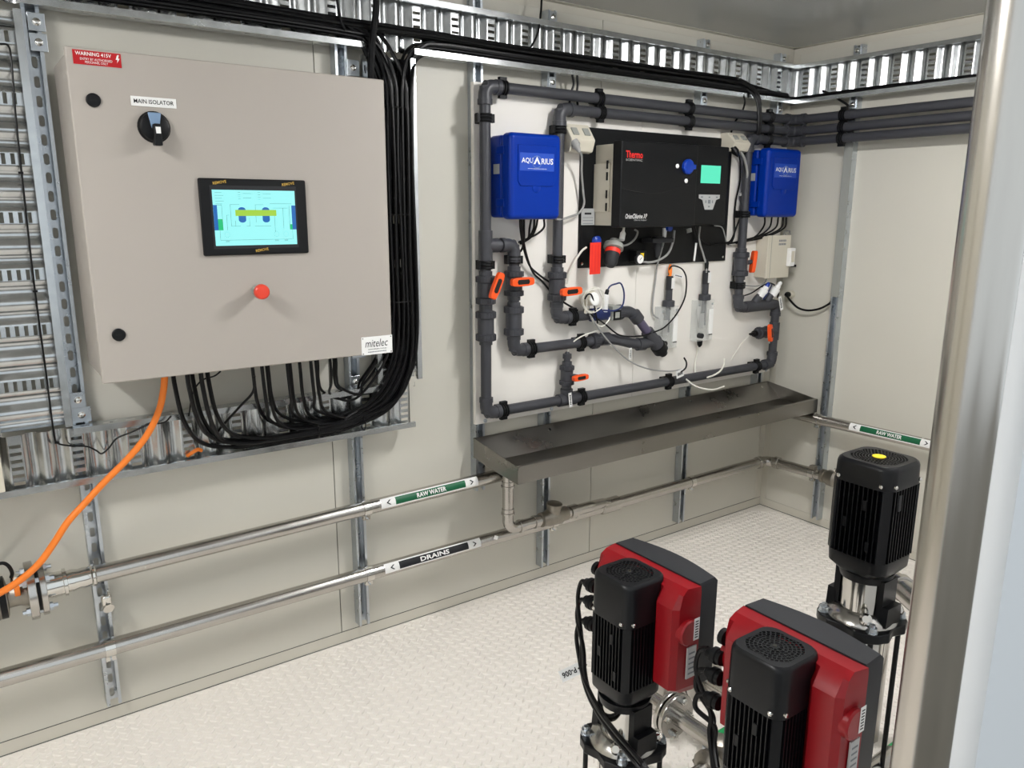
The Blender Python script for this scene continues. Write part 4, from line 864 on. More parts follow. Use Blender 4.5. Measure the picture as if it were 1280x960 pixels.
cable('white_tube', [(-0.6857, -0.0850, 1.0056), (-0.6758, -0.0750, 0.9526), (-0.6824, -0.0700, 0.8937), (-0.6954, -0.0850, 0.8466)], 0.0038, 'white_tube', 'white tube hanging from the right flow cell', 'tube')
cable('white_tube', [(-0.3246, -0.1050, 1.0109), (-0.3766, -0.1000, 0.9745), (-0.4211, -0.1000, 0.9303), (-0.4539, -0.1000, 0.8933)], 0.002, 'white_tube', 'very thin clear tube trailing from the small valve barb', 'tube')
cable('white_tube', [(-0.5650, -0.1500, 0.9212), (-0.5679, -0.1500, 0.8900), (-0.6005, -0.1550, 0.8631), (-0.6513, -0.1600, 0.8504), (-0.7021, -0.1650, 0.8458)], 0.0042, 'white_tube', 'white tube end curling over the bottom run', 'tube')
cable('white_tube', [(-0.7793, -0.0750, 0.8471), (-0.8061, -0.1400, 0.8388), (-0.7943, -0.1700, 0.8198), (-0.7495, -0.1900, 0.8024), (-0.6874, -0.2000, 0.7923), (-0.6195, -0.2000, 0.7990)], 0.0042, 'white_tube', 'white tube end hanging below the board over the trough', 'tube')

# ================================================================ junction box at the right of the board
jb = thing('junction_box', (-0.175,-0.07,1.29), 'cream junction box with printed label below the right blue box', 'box')
MB().box(-0.275, -0.100, -0.125, -0.0625, 1.292, 1.495).build('body', 'cream', jb, 0.003)
MB().box(-0.279, -0.096, -0.137, -0.1255, 1.288, 1.499).build('lid', 'cream', jb, 0.003)
MB().box(-0.252, -0.250, -0.1378, -0.1365, 1.290, 1.497).build('seam', 'grey_plastic', jb)
for z in (1.472, 1.455):
    for k in range(6): MB().box(-0.194+0.0098*k, -0.187+0.0098*k, -0.1374, -0.1368, z-0.005, z+0.005).build('print_mark', 'grey_ink', jb)
MB().box(-0.125, -0.085, -0.160, -0.1375, 1.345, 1.435).build('catch', 'white_gloss', jb, 0.003)
MB().box(-0.117, -0.093, -0.1615, -0.16, 1.365, 1.42).build('catch_window', 'cream', jb)
MB().box(-0.090, -0.070, -0.160, -0.140, 1.340, 1.352).build('catch_foot', 'black', jb)
cable('grey_wire', [(-0.22,-0.10,1.292), (-0.235,-0.10,1.265), (-0.27,-0.09,1.25), (-0.33,-0.08,1.252), (-0.40,-0.078,1.26)], 0.0035, 'grey_cable', 'grey wire looping from under the junction box', 'wire')
coil((-0.055,-0.08,1.505), 0.014, 2, 'tiny coil of grey wire at the corner of the junction box', 'grey_cable')
# cable gland in the right hand wall and its cable to the strut
t = thing('cable_gland', (-0.02,-0.17,1.22), 'black cable gland in the right hand wall with a cable to the strut', 'gland')
gl = V((-0.0200, -0.0995, 1.1931))
MB().lathe([(-0.0195,0.020),(0.004,0.020),(0.006,0.014)], gl, (-1,0,0), 14).build('wall_boss', 'cream', t)
MB().lathe([(0.004,0.013),(0.020,0.015),(0.032,0.009)], gl, (-1,0,0), 12).build('nut', 'black', t)
MB().tube(spline([gl+V((-0.03,0,0)), (-0.0600, -0.1403, 1.1621), (-0.0500, -0.1786, 1.1324), (-0.0400, -0.2282, 1.1246), (-0.0350, -0.2871, 1.1385), (-0.0300, -0.3342, 1.1669), (-0.0250, -0.3503, 1.1918)]), 0.0055, 8).build('cable', 'cable', t)
cable('black_wire', [(-0.0750, -0.2268, 2.1757), (-0.0700, -0.2590, 2.1582), (-0.0600, -0.3054, 2.1290), (-0.0500, -0.3515, 2.0967), (-0.0450, -0.3595, 2.0679)], 0.0055, 'cable', 'black cable leaving the right wall tray down to the covered strut', 'cable')
# ================================================================ stainless trough
tr = thing('drip_trough', (-1.0,-0.20,0.62), 'long stainless steel drip trough below the white board', 'trough')
x0, x1 = -1.937, -0.068
mb = MB(); sec = [(-0.043,0.728),(-0.043,0.724),(-0.130,0.650),(-0.345,0.630),(-0.345,0.688),(-0.330,0.688)]
th = 0.002
for (ya_,zA),(yb_,zB) in zip(sec[:-1], sec[1:]):
    d = V((0,yb_-ya_,zB-zA)); n = V((1,0,0)).cross(d).normalized()*th
    a = V((x0,ya_,zA)); b = V((x0,yb_,zB)); w = V((x1-x0,0,0))
    mb.add([a,b,b+w,a+w,a+n,b+n,b+w+n,a+w+n], [(0,1,2,3),(7,6,5,4),(0,4,5,1),(1,5,6,2),(2,6,7,3),(3,7,4,0)])
mb.build('pan', 'sheet', tr)
for x in (x0, x1-0.0022):
    e = MB().prism([(-0.043,0.648),(-0.043,0.728),(-0.345,0.688),(-0.345,0.622),(-0.13,0.636)], (x,0,0), (0,1,0), UP, X, 0.0022); e.build('end_plate', 'sheet', tr)
MB().box(x0, x1, -0.3475, -0.345, 0.622, 0.689).build('front_apron', 'sheet', tr)
MB().lathe([(0,0.036),(0.02,0.036),(0.022,0.028),(0.04,0.027)], (-1.842,-0.145,0.630), (0,0,-1), 18).build('outlet', 'steel', tr)
for x in (-1.565,-0.69,-0.14): MB().lathe([(0,0.008),(0.004,0.007)], (x,-0.060,0.706), (0,-0.65,0.75), 8).build('bolt', 'chrome', tr)

# ================================================================ steel pipes along the wall
RS = 0.0265
def ring(mb, c, d, r, w=0.006): mb.lathe([(-w/2,r*0.9),(-w/2,r),(w/2,r),(w/2,r*0.9)], c, d, 20)
def steel_pipe(parent, pts, R=0.05, r=RS): return MB().tube(fillet(pts, R, 10), r, 24).build('pipe', 'steel', parent)
def clamp(parent, c, d, n=NY, r=RS):
    c = V(c); d = V(d).normalized(); n = V(n); w = d.cross(n); mb = MB()
    mb.lathe([(-0.014,r),(-0.014,r+0.0025),(0.014,r+0.0025),(0.014,r)], c, d, 20)
    s = 1 if w.z < 0 else -1
    mb.obox(c+w*s*(r+0.008)+n*0.006, d, w, n, 0.028, 0.016, 0.004); mb.obox(c+w*s*(r+0.008)-n*0.004, d, w, n, 0.028, 0.016, 0.004)
    mb.obox(c-n*0.034, d, w, n, 0.03, 0.02, 0.02)
    o = mb.build('pipe_clamp', 'chrome', parent)
    MB().lathe([(-0.014,0.003),(0.018,0.003)], c+w*s*(r+0.009), n, 8).build('clamp_bolt', 'strut', o); return o
def marker(parent, c, d, up, L, s, colour, r=RS):
    """flow marker strip wrapped round the room side of the pipe, with arrow ends"""
    c = V(c); d = V(d).normalized(); up = V(up); n = d.cross(up)
    def patch(u0, u1, a0, a1, rr, m, nm, par):
        mb = MB(); k = 8; vs = []
        for u in (u0, u1):
            for i in range(k+1):
                a = a0+(a1-a0)*i/k; vs.append(c+d*u+(n*math.cos(a)+up*math.sin(a))*rr)
        mb.add(vs, [(i,i+1,k+2+i,k+1+i) for i in range(k)]); return mb.build(nm, m, par)
    b = patch(-L/2, L/2, -0.30, 1.15, r+0.0004, 'white', 'flow_marker', parent)
    patch(-L*0.36, L*0.36, -0.10, 0.95, r+0.0007, colour, 'colour_band', b)
    am = 0.42
    nn = n*math.cos(am)+up*math.sin(am); uu = up*math.cos(am)-n*math.sin(am)
    patch(-L*0.155, L*0.155, 0.05, 0.80, r+0.0009, colour, 'name_band', b)
    text(s, c+nn*(r+0.0016), d, uu, L*0.30, r*0.66, 'white', b, bold=0.03)
    for sg_ in (-1, 1):
        q = c+d*(sg_*L*0.43)+nn*(r+0.0012)
        MB().prism([(sg_*0.008,0),(-sg_*0.004,0.009),(-sg_*0.010,0.009),(sg_*0.001,0),(-sg_*0.010,-0.009),(-sg_*0.004,-0.009)], q, d, uu, nn, 0.0005).build('arrow', 'ink', b)
    return b
yw = -0.09
rw = thing('steel_pipe', (-1.9,yw,0.55), 'upper stainless pipe along the wall marked raw water in green', 'pipe')
ra, rb = V((-3.33,yw,0.5478)), V((-0.09,yw,0.589)); dr_ = (rb-ra).normalized()
steel_pipe(rw, [ra, rb, V((-0.09,-2.12,0.612))])
def on(x): return ra+dr_*((x-ra.x)/dr_.x)
for x in (-2.433, -1.563, -0.690): clamp(rw, on(x), dr_)
clamp(rw, (-0.09,-0.37,0.592), (0,-1,0.01), (-1,0,0))
marker(rw, on(-2.172), dr_, UP, 0.42, 'RAW WATER', 'green'); marker(rw, (-0.09,-0.755,0.5965), (0,-1,0.0113), UP, 0.40, 'RAW WATER', 'green')
# press reducer and flange pair at the left end
mb = MB(); mb.lathe([(0,0.0285),(0.004,0.033),(0.010,0.033),(0.014,0.0285),(0.03,0.031),(0.045,0.029),(0.062,0.033),(0.075,0.031)], ra+dr_*0.02, -dr_, 24)
mb.lathe([(0.075,0.031),(0.077,0.041),(0.085,0.041),(0.087,0.036),(0.11,0.037),(0.150,0.037)], ra+dr_*0.02, -dr_, 24)
mb.build('reducer', 'chrome', rw)
fx = ra-dr_*0.118
def flange(parent, c, d, r, t, bolts=4, rb_=0.8, bm='strut', ph=0.785, both=0.03, m='steel'):
    c = V(c); d = V(d).normalized()
    o = MB().lathe([(-t/2,r*0.3),(-t/2,r*0.985),(-t/2+0.0015,r),(t/2-0.0015,r),(t/2,r*0.985),(t/2,r*0.3)], c, d, 32).build('flange', m, parent)
    tt = d.cross(V((0,0,1))).normalized(); ss = d.cross(tt)
    for k in range(bolts):
        a = ph+2*PI*k/bolts; q = c+(tt*math.cos(a)+ss*math.sin(a))*r*rb_
        bo = MB(); bo.lathe([(-both,0.0065),(both,0.0065)], q, d, 8); bo.lathe([(t/2,0.0115),(t/2+0.010,0.0115)], q, d, 6); bo.lathe([(-t/2-0.010,0.0115),(-t/2,0.0115)], q, d, 6)
        bo.build('bolt', bm, o)
    return o
flange(rw, fx, dr_, 0.078, 0.016, 4, 0.78)
MB().lathe([(0,0.070),(0.008,0.070)], fx-dr_*0.016, dr_, 32).build('gasket', 'black', rw)
fv = thing('flanged_valve', fx-dr_*0.1, 'stainless flanged valve body at the left edge behind the orange cable', 'valve')
flange(fv, fx-dr_*0.0275, dr_, 0.084, 0.021, 4, 0.73)
MB().lathe([(0.035,0.045),(0.06,0.034),(0.085,0.034),(0.088,0.055),(0.105,0.058),(0.112,0.062),(0.2,0.062),(0.26,0.04)], fx, -dr_, 24).build('body', 'cast', fv)
MB().lathe([(0.09,0.060),(0.106,0.060)], fx, -dr_, 24).build('black_ring', 'black', fv)
MB().obox(fx-dr_*0.062+V((0,-0.045,0.03)), X, UP, NY, 0.014, 0.030, 0.02).build('orange_clip', 'orange_cable', fv, 0.003)
MB().lathe([(0,0.012),(0.03,0.012)], fx-dr_*0.062+V((0,-0.02,0.035)), UP, 12).build('stub', 'chrome', fv)
cable('black_wire', [(-3.5195, -0.1400, 0.6187), (-3.5160, -0.1400, 0.6322), (-3.5211, -0.1400, 0.6528), (-3.5327, -0.1400, 0.6655), (-3.5511, -0.1400, 0.6658)], 0.005, 'cable', 'short black wire curving from the valve at the left edge', 'wire')
fe = thing('earth_clamp', on(-3.295), 'spare shiny pipe clamp on the leftmost strut below the upper pipe', 'clamp')
ec = V((-3.2905, -0.0550, 0.4487))
MB().tube([ec+V((0.012*math.sin(a)-0.0, -0.030*math.cos(a)+0.0, 0.026*math.cos(a)*0+0.030*math.sin(a))) for a in [math.radians(-80+160*k/10) for k in range(11)]], 0.0035, 6).build('saddle', 'chrome', fe)
MB().obox(ec+V((0.002,-0.018,0.002)), X, UP, NY, 0.030, 0.040, 0.028).build('strap', 'chrome', fe, 0.010, seg=3)
MB().lathe([(0,0.016),(0.004,0.016)], ec+V((0.004,-0.030,-0.020)), (0.1,-0.9,-0.3), 16).build('plate', 'chrome', fe)

dn = thing('steel_pipe', (-1.9,yw,0.27), 'lower stainless pipe along the wall marked drains in black', 'pipe')
da, db = V((-4.2,yw,0.302)), V((-0.09,yw,0.301)); dd_ = (db-da).normalized()
steel_pipe(dn, [da, db, V((-0.09,-0.50,0.312))])
for x in (-3.297, -2.433, -1.563, -0.690): clamp(dn, V((x,yw,0.302)), DX)
clamp(dn, (-0.09,-0.37,0.309), (0,-1,0.02), (-1,0,0))
marker(dn, (-2.163,yw,0.302), DX, UP, 0.425, 'DRAINS', 'ink')
for q, d in (((-0.155,yw,0.301),DX), ((-0.09,-0.155,0.304),DY)): MB().lathe([(-0.014,RS),(-0.012,RS*1.22),(0.012,RS*1.22),(0.014,RS)], q, d, 20).build('press_collar', 'steel', dn)
# valve at the end of the drains pipe on the right wall
mb = MB(); mb.lathe([(0,RS),(0.002,0.034),(0.02,0.034),(0.022,0.030),(0.04,0.040),(0.075,0.042),(0.09,0.030),(0.095,0.034),(0.115,0.034),(0.117,0.026),(0.15,0.026)], (-0.09,-0.42,0.310), (0,-1,0.01), 18); mb.build('end_valve', 'cast', dn)
MB().obox((-0.10,-0.375,0.342), DY, DX, DZ, 0.03, 0.03, 0.02).build('valve_stem', 'cast', dn, 0.003)
paper_tag((-1.8823, -0.1220, 0.3171), (0.9,0,-0.4), (0.4,0,0.9), 0.020, 0.016, 'scrap of white tape on the lower steel pipe', None)

# trough drain: stub down, elbow, check valve and run into the lower pipe
td = thing('trough_drain', (-1.7,-0.145,0.34), 'stainless drain pipe from the trough with a capped check valve', 'pipe')
ry = -0.148; rz = 0.352
steel_pipe(td, [V((-1.842,ry,0.60)), V((-1.842,ry,rz)), V((-1.66,ry,rz))], 0.04, 0.0225)
for q, d in (((-1.842,ry,0.545),DZ), ((-1.842,ry,0.43),DZ), ((-1.775,ry,rz),DX), ((-1.70,ry,rz),DX)): MB().lathe([(-0.013,0.0225),(-0.011,0.0275),(-0.004,0.0275),(-0.003,0.025),(0.013,0.025)], q, d, 18).build('press_collar', 'steel', td)
mb = MB(); mb.lathe([(-0.07,0.024),(-0.068,0.031),(-0.045,0.031),(-0.03,0.036),(0.03,0.036),(0.045,0.031),(0.068,0.031),(0.07,0.024)], (-1.605,ry,rz), DX, 16)
mb.lathe([(0,0.030),(0.045,0.030),(0.047,0.034),(0.062,0.034),(0.066,0.024),(0.068,0.016)], (-1.610,ry,rz), (0.05,-0.1,1), 16); mb.build('check_valve', 'cast', td)
steel_pipe(td, [V((-1.54,ry,rz)), V((-1.40,ry,rz)), V((-1.285,-0.100,0.325)), V((-1.22,-0.092,0.305))], 0.05, 0.0225)
mb = MB(); mb.lathe([(-0.02,0.024),(-0.018,0.029),(0.018,0.029),(0.02,0.024)], (-1.50,ry,rz), DX, 16); mb.build('press_collar', 'steel', td); mb = MB(); mb.lathe([(-0.055,RS),(-0.05,0.034),(0.05,0.034),(0.055,RS)], (-1.235,yw,0.302), DX, 18); mb.build('branch_joint', 'steel', td)

# ================================================================ post in the doorway
ps = thing('steel_post', (-2.688,-2.192,0), 'tall polished stainless tube standing at the doorway jamb in the foreground', 'post')
MB().cyl((-2.688,-2.192,0.004), (-2.688,-2.192,2.196), 0.0302, 40).build('tube', 'post', ps)
MB().lathe([(0,0.045),(0.004,0.045),(0.006,0.031)], (-2.688,-2.192,0.0005), UP, 32).build('foot_plate', 'post', ps)
# ================================================================ pumps
def rsq(h, r, k=5):
    out = []
    for cx, cy, a0 in ((1,1,0),(-1,1,90),(-1,-1,180),(1,-1,270)):
        for i in range(k+1):
            a = math.radians(a0+90*i/k); out.append((cx*(h-r)+r*math.cos(a), cy*(h-r)+r*math.sin(a)))
    return out
def loft(mb, levels, caps=(True, True)):      # levels: (z, polygon)
    k = len(levels[0][1]); vs = [(x,y,z) for z, p in levels for x, y in p]; fs = []
    for j in range(len(levels)-1):
        for i in range(k): fs.append((j*k+i, j*k+(i+1)%k, (j+1)*k+(i+1)%k, (j+1)*k+i))
    if caps[0]: fs.append(tuple(reversed(range(k))))
    if caps[1]: fs.append(tuple((len(levels)-1)*k+i for i in range(k)))
    return mb.add(vs, fs)
def annulus(mb, z, r0, r1, n=40, h=0.0015):
    vs = []
    for zz in (z, z-h):
        for r in (r0, r1):
            for i in range(n): vs.append((r*math.cos(2*PI*i/n), r*math.sin(2*PI*i/n), zz))
    fs = []
    for i in range(n):
        j = (i+1) % n
        fs += [(i,j,n+j,n+i), (2*n+i,3*n+i,3*n+j,2*n+j), (n+i,n+j,3*n+j,3*n+i), (j,i,2*n+i,2*n+j)]
    mb.add(vs, fs)
def pump(label, top, hw, cover_h, fin_h, drive, base_z, yellow=False):
    t = thing('booster_pump', (0,0,0), label, 'pump', 'vertical multistage pumps', local=True)
    m = 'motor'
    # fan cover with a real grille over a dark well
    z1 = top; zc = top-cover_h
    R = hw*0.84; cr = hw*0.42
    mb = MB(); loft(mb, [(zc, rsq(hw,cr)), (z1-0.012, rsq(hw*0.985,cr)), (z1-0.004, rsq(hw*0.955,cr)), (z1, rsq(hw*0.90,cr))], (False, False))
    k = 24; sq = rsq(hw*0.90, cr); circ = [(R*math.cos(math.atan2(y,x)), R*math.sin(math.atan2(y,x))) for x, y in sq]; n = len(sq)
    mb.add([(x,y,z1) for x,y in sq]+[(x,y,z1) for x,y in circ]+[(x,y,z1-0.010) for x,y in circ], [(i,(i+1)%n,n+(i+1)%n,n+i) for i in range(n)]+[(n+i,n+(i+1)%n,2*n+(i+1)%n,2*n+i) for i in range(n)])
    cv = mb.build('fan_cover', m if yellow else 'cover', t)
    MB().lathe([(0,R*0.99),(0.001,R*0.99)], (0,0,z1-0.011), UP, 32).build('fan_well', 'dark', cv)
    g = MB(); rings = 8 if yellow else 6
    rs = [R*(0.16+0.84*i/rings) for i in range(rings+1)]
    g.lathe([(0,rs[0]),(0.0015,rs[0])], (0,0,z1-0.0016), UP, 20)
    for i in range(rings):
        a, b = rs[i], rs[i+1]; w = (b-a)*0.13
        annulus(g, z1, b-w, b+(w if i < rings-1 else 0))
        cnt = max(6, int(round(2*PI*(a+b)/2/((b-a)*1.15))))
        for q in range(cnt):
            an = 2*PI*(q+0.5*(i % 2))/cnt; d = V((math.cos(an), math.sin(an), 0)); g.obox(d*((a+b)/2)+V((0,0,z1-0.0008)), d, V((-d.y,d.x,0)), UP, b-a, (b-a)*0.27, 0.0015)
    g.build('grille', m if yellow else 'cover', cv)
    if yellow: MB().lathe([(0,R*0.24),(0.002,R*0.24),(0.003,R*0.2)], (0,0,z1), UP, 24).build('yellow_disc', 'yellow', cv)
    else: MB().lathe([(0,0.004),(0.0015,0.004)], (0,0,z1), UP, 12).build('centre_screw', 'chrome', cv)
    for sx, sy in ((-1,-1),(1,-1),(-1,1),(1,1)):
        for d in ((sx,0,0),(0,sy,0)):
            p = V((sx*hw*0.70, sy*hw*0.70, zc+0.012)); p = V((sx*hw, p.y, p.z)) if d[0] else V((p.x, sy*hw, p.z))
            MB().lathe([(-0.002,0.0052),(0.002,0.0052),(0.004,0.003)], p, d, 10).build('cover_screw', 'chrome', cv)
    # finned motor body
    zf = zc-fin_h; mb = MB(); co = hw*0.78
    loft(mb, [(zf, rsq(co,co*0.25)), (zc+0.004, rsq(co,co*0.25))])
    for s, tt in (((1,0),(0,1)), ((-1,0),(0,1)), ((0,1),(1,0)), ((0,-1),(1,0))):
        nf = 9
        for i in range(nf):
            o = (-0.62+1.24*i/(nf-1))*hw
            mb.obox((s[0]*(co+hw*0.09)+tt[0]*o, s[1]*(co+hw*0.09)+tt[1]*o, (zf+zc)/2), (s[0],s[1],0), (tt[0],tt[1],0), UP, hw*0.24, 0.0026, zc-zf)
    for sx in (-1,1):
        for sy in (-1,1):
            mb.obox((sx*hw*0.77, sy*hw*0.77, (zf+zc)/2), (sx,sy,0), (-sy,sx,0), UP, hw*0.30, hw*0.30, zc-zf)
    fb = mb.build('finned_body', m, t)
    for a, b in ((-0.25,0.75),(0.35,0.45),(-0.45,0.2)):
        MB().obox((-(hw*0.985), a*hw, zf+(zc-zf)*b), (0,1,0), UP, (1,0,0), 0.010, 0.026, 0.004).build('casting_mark', m, fb, 0.001)
    if yellow:
        MB().obox((-hw*0.35,-hw*0.995,zf+(zc-zf)*0.82), (1,0,0), UP, (0,1,0), 0.013, 0.040, 0.002).build('rating_plate', 'motor_grey', fb)
        MB().box(hw*0.9, hw*1.30, -hw*0.5, hw*0.5, zf+(zc-zf)*0.35, zc-0.004).build('terminal_box', m, t, 0.006)
    # end shield, lantern and coupling guard
    mb = MB(); loft(mb, [(zf-0.050, rsq(hw*0.80,hw*0.5)), (zf-0.032, rsq(hw*0.97,hw*0.42)), (zf, rsq(hw*0.99,hw*0.42))]); mb.build('end_shield', m, t)
    for sx, sy in ((-1,-1),(1,-1),(-1,1),(1,1)): MB().lathe([(0,0.006),(0.008,0.006)], (sx*hw*0.78, sy*hw*0.78, zf-0.001), UP, 6).build('shield_bolt', 'chrome', t)
    zl = zf-0.050; zh = zl-0.125
    mb = MB(); mb.lathe([(0,0.062),(0.016,0.066),(0.022,0.066)], (0,0,zl-0.022), UP, 28)
    for sy in (-1, 1):
        mb.prism([(-0.030,zh),(0.030,zh),(0.030,zl-0.01),(-0.030,zl-0.01)], (0, sy*0.050, 0), (1,0,0), UP, (0,sy,0), 0.016)
        mb.prism([(-0.034,zh),(0.034,zh),(0.030,zh+0.05),(-0.030,zh+0.05)], (0, sy*0.060, 0), (1,0,0), UP, (0,sy,0), 0.022)
    mb.build('lantern', m, t)
    MB().lathe([(0,0.0555),(0.095,0.0555)], (0,0,zl-0.114), UP, 32, True).build('coupling_guard', 'chrome', t)
    MB().lathe([(0,0.086),(0.010,0.082),(0.024,0.062),(0.028,0.05)], (0,0,zh-0.006), UP, 36).build('pump_head', 'steel', t)
    for an in (215, 305):
        d = V((math.cos(math.radians(an)), math.sin(math.radians(an)), 0))
        MB().lathe([(-0.01,0.011),(0.012,0.011),(0.014,0.015),(0.024,0.015),(0.030,0.009)], d*0.066+V((0,0,zh+0.014)), d+V((0,0,0.5)), 12).build('vent_plug', 'chrome', t)
    mb = MB(); fp = []
    for q in range(4):
        for i in range(7):
            a = math.radians(45+90*q-24+8*i); rr = 0.108 if 1 < i < 5 else 0.104; fp.append((rr*math.cos(a), rr*math.sin(a)))
        a = math.radians(90+90*q); fp.append((0.086*math.cos(a), 0.086*math.sin(a)))
    loft(mb, [(zh-0.032, fp), (zh-0.006, fp)]); mb.build('head_flange', m, t, 0.004)
    for q in range(4):
        a = math.radians(45+90*q); x, y = 0.093*math.cos(a), 0.093*math.sin(a)
        bl = MB(); bl.lathe([(0,0.0145),(0.003,0.0145),(0.0032,0.012),(0.014,0.012),(0.0142,0.0075),(0.022,0.007)], (x,y,zh-0.006), UP, 8); bl.build('stay_bolt_nut', 'strut', t)
        MB().cyl((x,y,base_z+0.10), (x,y,zh-0.03), 0.0065, 10).build('stay_bolt', m, t)
    MB().lathe([(0,0.062),(zh-0.03-base_z-0.10,0.062)], (0,0,base_z+0.10), UP, 32).build('sleeve', 'chrome', t)
    mb = MB(); mb.lathe([(0,0.10),(0.012,0.10),(0.02,0.075),(0.10,0.075),(0.105,0.088),(0.118,0.088)], (0,0,base_z), UP, 28); mb.cyl((-0.14,0,base_z+0.05), (0.14,0,base_z+0.05), 0.032, 20)
    mb.lathe([(-0.145,0.05),(-0.13,0.05)], (0,0,base_z+0.05), (1,0,0), 24); mb.lathe([(0.13,0.05),(0.145,0.05)], (0,0,base_z+0.05), (1,0,0), 24)
    mb.box(-0.10, 0.10, -0.10, 0.10, base_z, base_z+0.012); mb.build('base', m, t)
    if drive:
        # red electronics housing with a black bowed lid on the +x side
        xi, xo, hy = 0.078, 0.088, 0.147; zt, zb = top-0.004, top-0.275
        mb = MB()
        pl = [(0.045,-0.050),(0.012,-0.080),(0.012,-0.128),(0.026,-0.140),(xo,-hy),(xo,hy),(0.026,0.140),(0.012,0.128),(0.012,0.080),(0.045,0.050)]
        sh = [(x*0.6+0.036, y*0.93) for x, y in pl]
        loft(mb, [(zb, sh), (zb+0.020, pl), (zt-0.045, pl), (zt-0.012, [(max(x,0.034), y) for x, y in pl]), (zt, [(max(x,0.052), y*0.99) for x, y in pl])])
        rd = mb.build('drive_housing', 'red', t, sharp=25)
        outer = [(xo,-hy+0.002)] + [(0.150+0.020*math.cos(a*PI/2), a*(hy-0.006)) for a in [-1+2*i/14 for i in range(15)]] + [(xo,hy-0.002)]
        o2 = [(x if x < 0.1 else x-0.006, y*0.97) for x, y in outer]
        mb = MB(); loft(mb, [(zb+0.006, o2), (zb+0.014, outer), (zt-0.004, outer), (zt+0.004, o2)]); mb.build('drive_lid', 'motor_grey', t, sharp=30)
        for sy in (-1, 1):
            MB().lathe([(0,0.032),(0.020,0.032),(0.024,0.029)], (0.052, sy*0.130, zt-0.105), (0,sy,0), 24).build('cable_boss', 'red', rd)
        MB().box(0.060, 0.078, -0.1552, -0.1545, zt-0.125, zt-0.070).build('barcode_label', 'white', rd)
        for i in range(7): MB().box(0.064, 0.074, -0.1556, -0.1551, zt-0.119+0.0066*i, zt-0.1165+0.0066*i).build('barcode_bar', 'ink', rd)
        MB().box(0.050, 0.080, -0.1485, -0.1450, zt-0.225, zt-0.145).build('rating_label', 'silver_label', rd)
        for i in range(5): MB().box(0.055, 0.075, -0.1489, -0.1484, zt-0.215+0.013*i, zt-0.211+0.013*i).build('print_line', 'grey_ink', rd)
        MB().lathe([(0,0.018),(0.012,0.018),(0.014,0.014)], (0.030,0.140,top-0.060), (0,1,0), 18).build('blanking_plug', 'black', rd)
        for dz in (0.108, 0.157, 0.218):
            gl_ = MB(); gl_.lathe([(0,0.0165),(0.010,0.0165),(0.012,0.019),(0.024,0.019),(0.026,0.015),(0.040,0.012),(0.044,0.007)], (0.022,0.140,top-dz), (0,1,-0.06), 14); gl_.build('cable_gland', 'black', rd)
    return t
pa = pump('black motor pump with red drive at the left, cables with a white tag', 0.775, 0.068, 0.108, 0.165, True, 0.0)
pb = copy_tree(pa)
pb['label'] = 'black motor pump with red drive nearest the camera, cropped by the bottom edge'
pa.location = (-2.315,-1.326,0.0); pb.location = (-2.308,-1.731,0.0)
pc = pump('tall black motor pump with a yellow disc on its fan cover, no red drive', 1.028, 0.078, 0.058, 0.185, False, 0.0, True)
pc.location = (-1.745,-1.596,0.0)

# cables of the two drives
GP = 'black motor cables of the pump drives'
cs = [[(-2.293,-1.145,0.667), (-2.293,-1.125,0.655), (-2.296,-1.118,0.60), (-2.3000, -1.1415, 0.4978), (-2.3100, -1.1558, 0.4256), (-2.3300, -1.1997, 0.3929), (-2.3600, -1.2718, 0.3855), (-2.4000, -1.3741, 0.3964), (-2.4300, -1.4726, 0.4079), (-2.4300, -1.5239, 0.3922)],
      [(-2.293,-1.145,0.615), (-2.293,-1.122,0.60), (-2.297,-1.118,0.55), (-2.3100, -1.1601, 0.4870), (-2.3150, -1.1747, 0.4256), (-2.3350, -1.2181, 0.3957), (-2.3650, -1.2921, 0.3948), (-2.4050, -1.3926, 0.4142), (-2.4300, -1.4873, 0.4215), (-2.4300, -1.5427, 0.4049)],
      [(-2.293,-1.145,0.555), (-2.293,-1.124,0.54), (-2.300,-1.120,0.50), (-2.3050, -1.1393, 0.4462), (-2.3200, -1.1744, 0.4154), (-2.3450, -1.2419, 0.3991), (-2.3750, -1.3237, 0.3995), (-2.4100, -1.4198, 0.4139), (-2.4350, -1.5100, 0.4201)]]
for k, s in enumerate(cs): cable('motor_cable', s, 0.0058, 'cable', ['black motor cable from the top gland of the left red drive','black motor cable from the middle gland of the left red drive','black motor cable from the bottom gland of the left red drive'][k], 'cable', GP)
cs = [[(-2.286,-1.55,0.672), (-2.288,-1.528,0.655), (-2.290,-1.525,0.60), (-2.2800, -1.5625, 0.5175), (-2.2800, -1.5640, 0.4672), (-2.2900, -1.5829, 0.4216), (-2.3000, -1.6075, 0.3599)],
      [(-2.286,-1.55,0.620), (-2.288,-1.530,0.605), (-2.288,-1.526,0.56), (-2.2750, -1.5659, 0.5072), (-2.2750, -1.5674, 0.4568), (-2.2900, -1.5923, 0.4174), (-2.3000, -1.6161, 0.3658)],
      [(-2.286,-1.55,0.560), (-2.288,-1.530,0.545), (-2.288,-1.528,0.51), (-2.2750, -1.5722, 0.4844), (-2.2800, -1.5794, 0.4458), (-2.3000, -1.6080, 0.4117)]]
for k, s in enumerate(cs): cable('motor_cable', s, 0.0058, 'cable', ['black motor cable from the top gland of the nearest red drive','black motor cable from the middle gland of the nearest red drive','black motor cable from the bottom gland of the nearest red drive'][k], 'cable', GP)
tc_ = V((-2.3300, -1.1435, 0.4170))
vd = V((0.55,0.64,-0.54)).normalized(); tr_ = V((0.78,-0.56,0.0)); tr_ = (tr_-vd*tr_.dot(vd)).normalized()
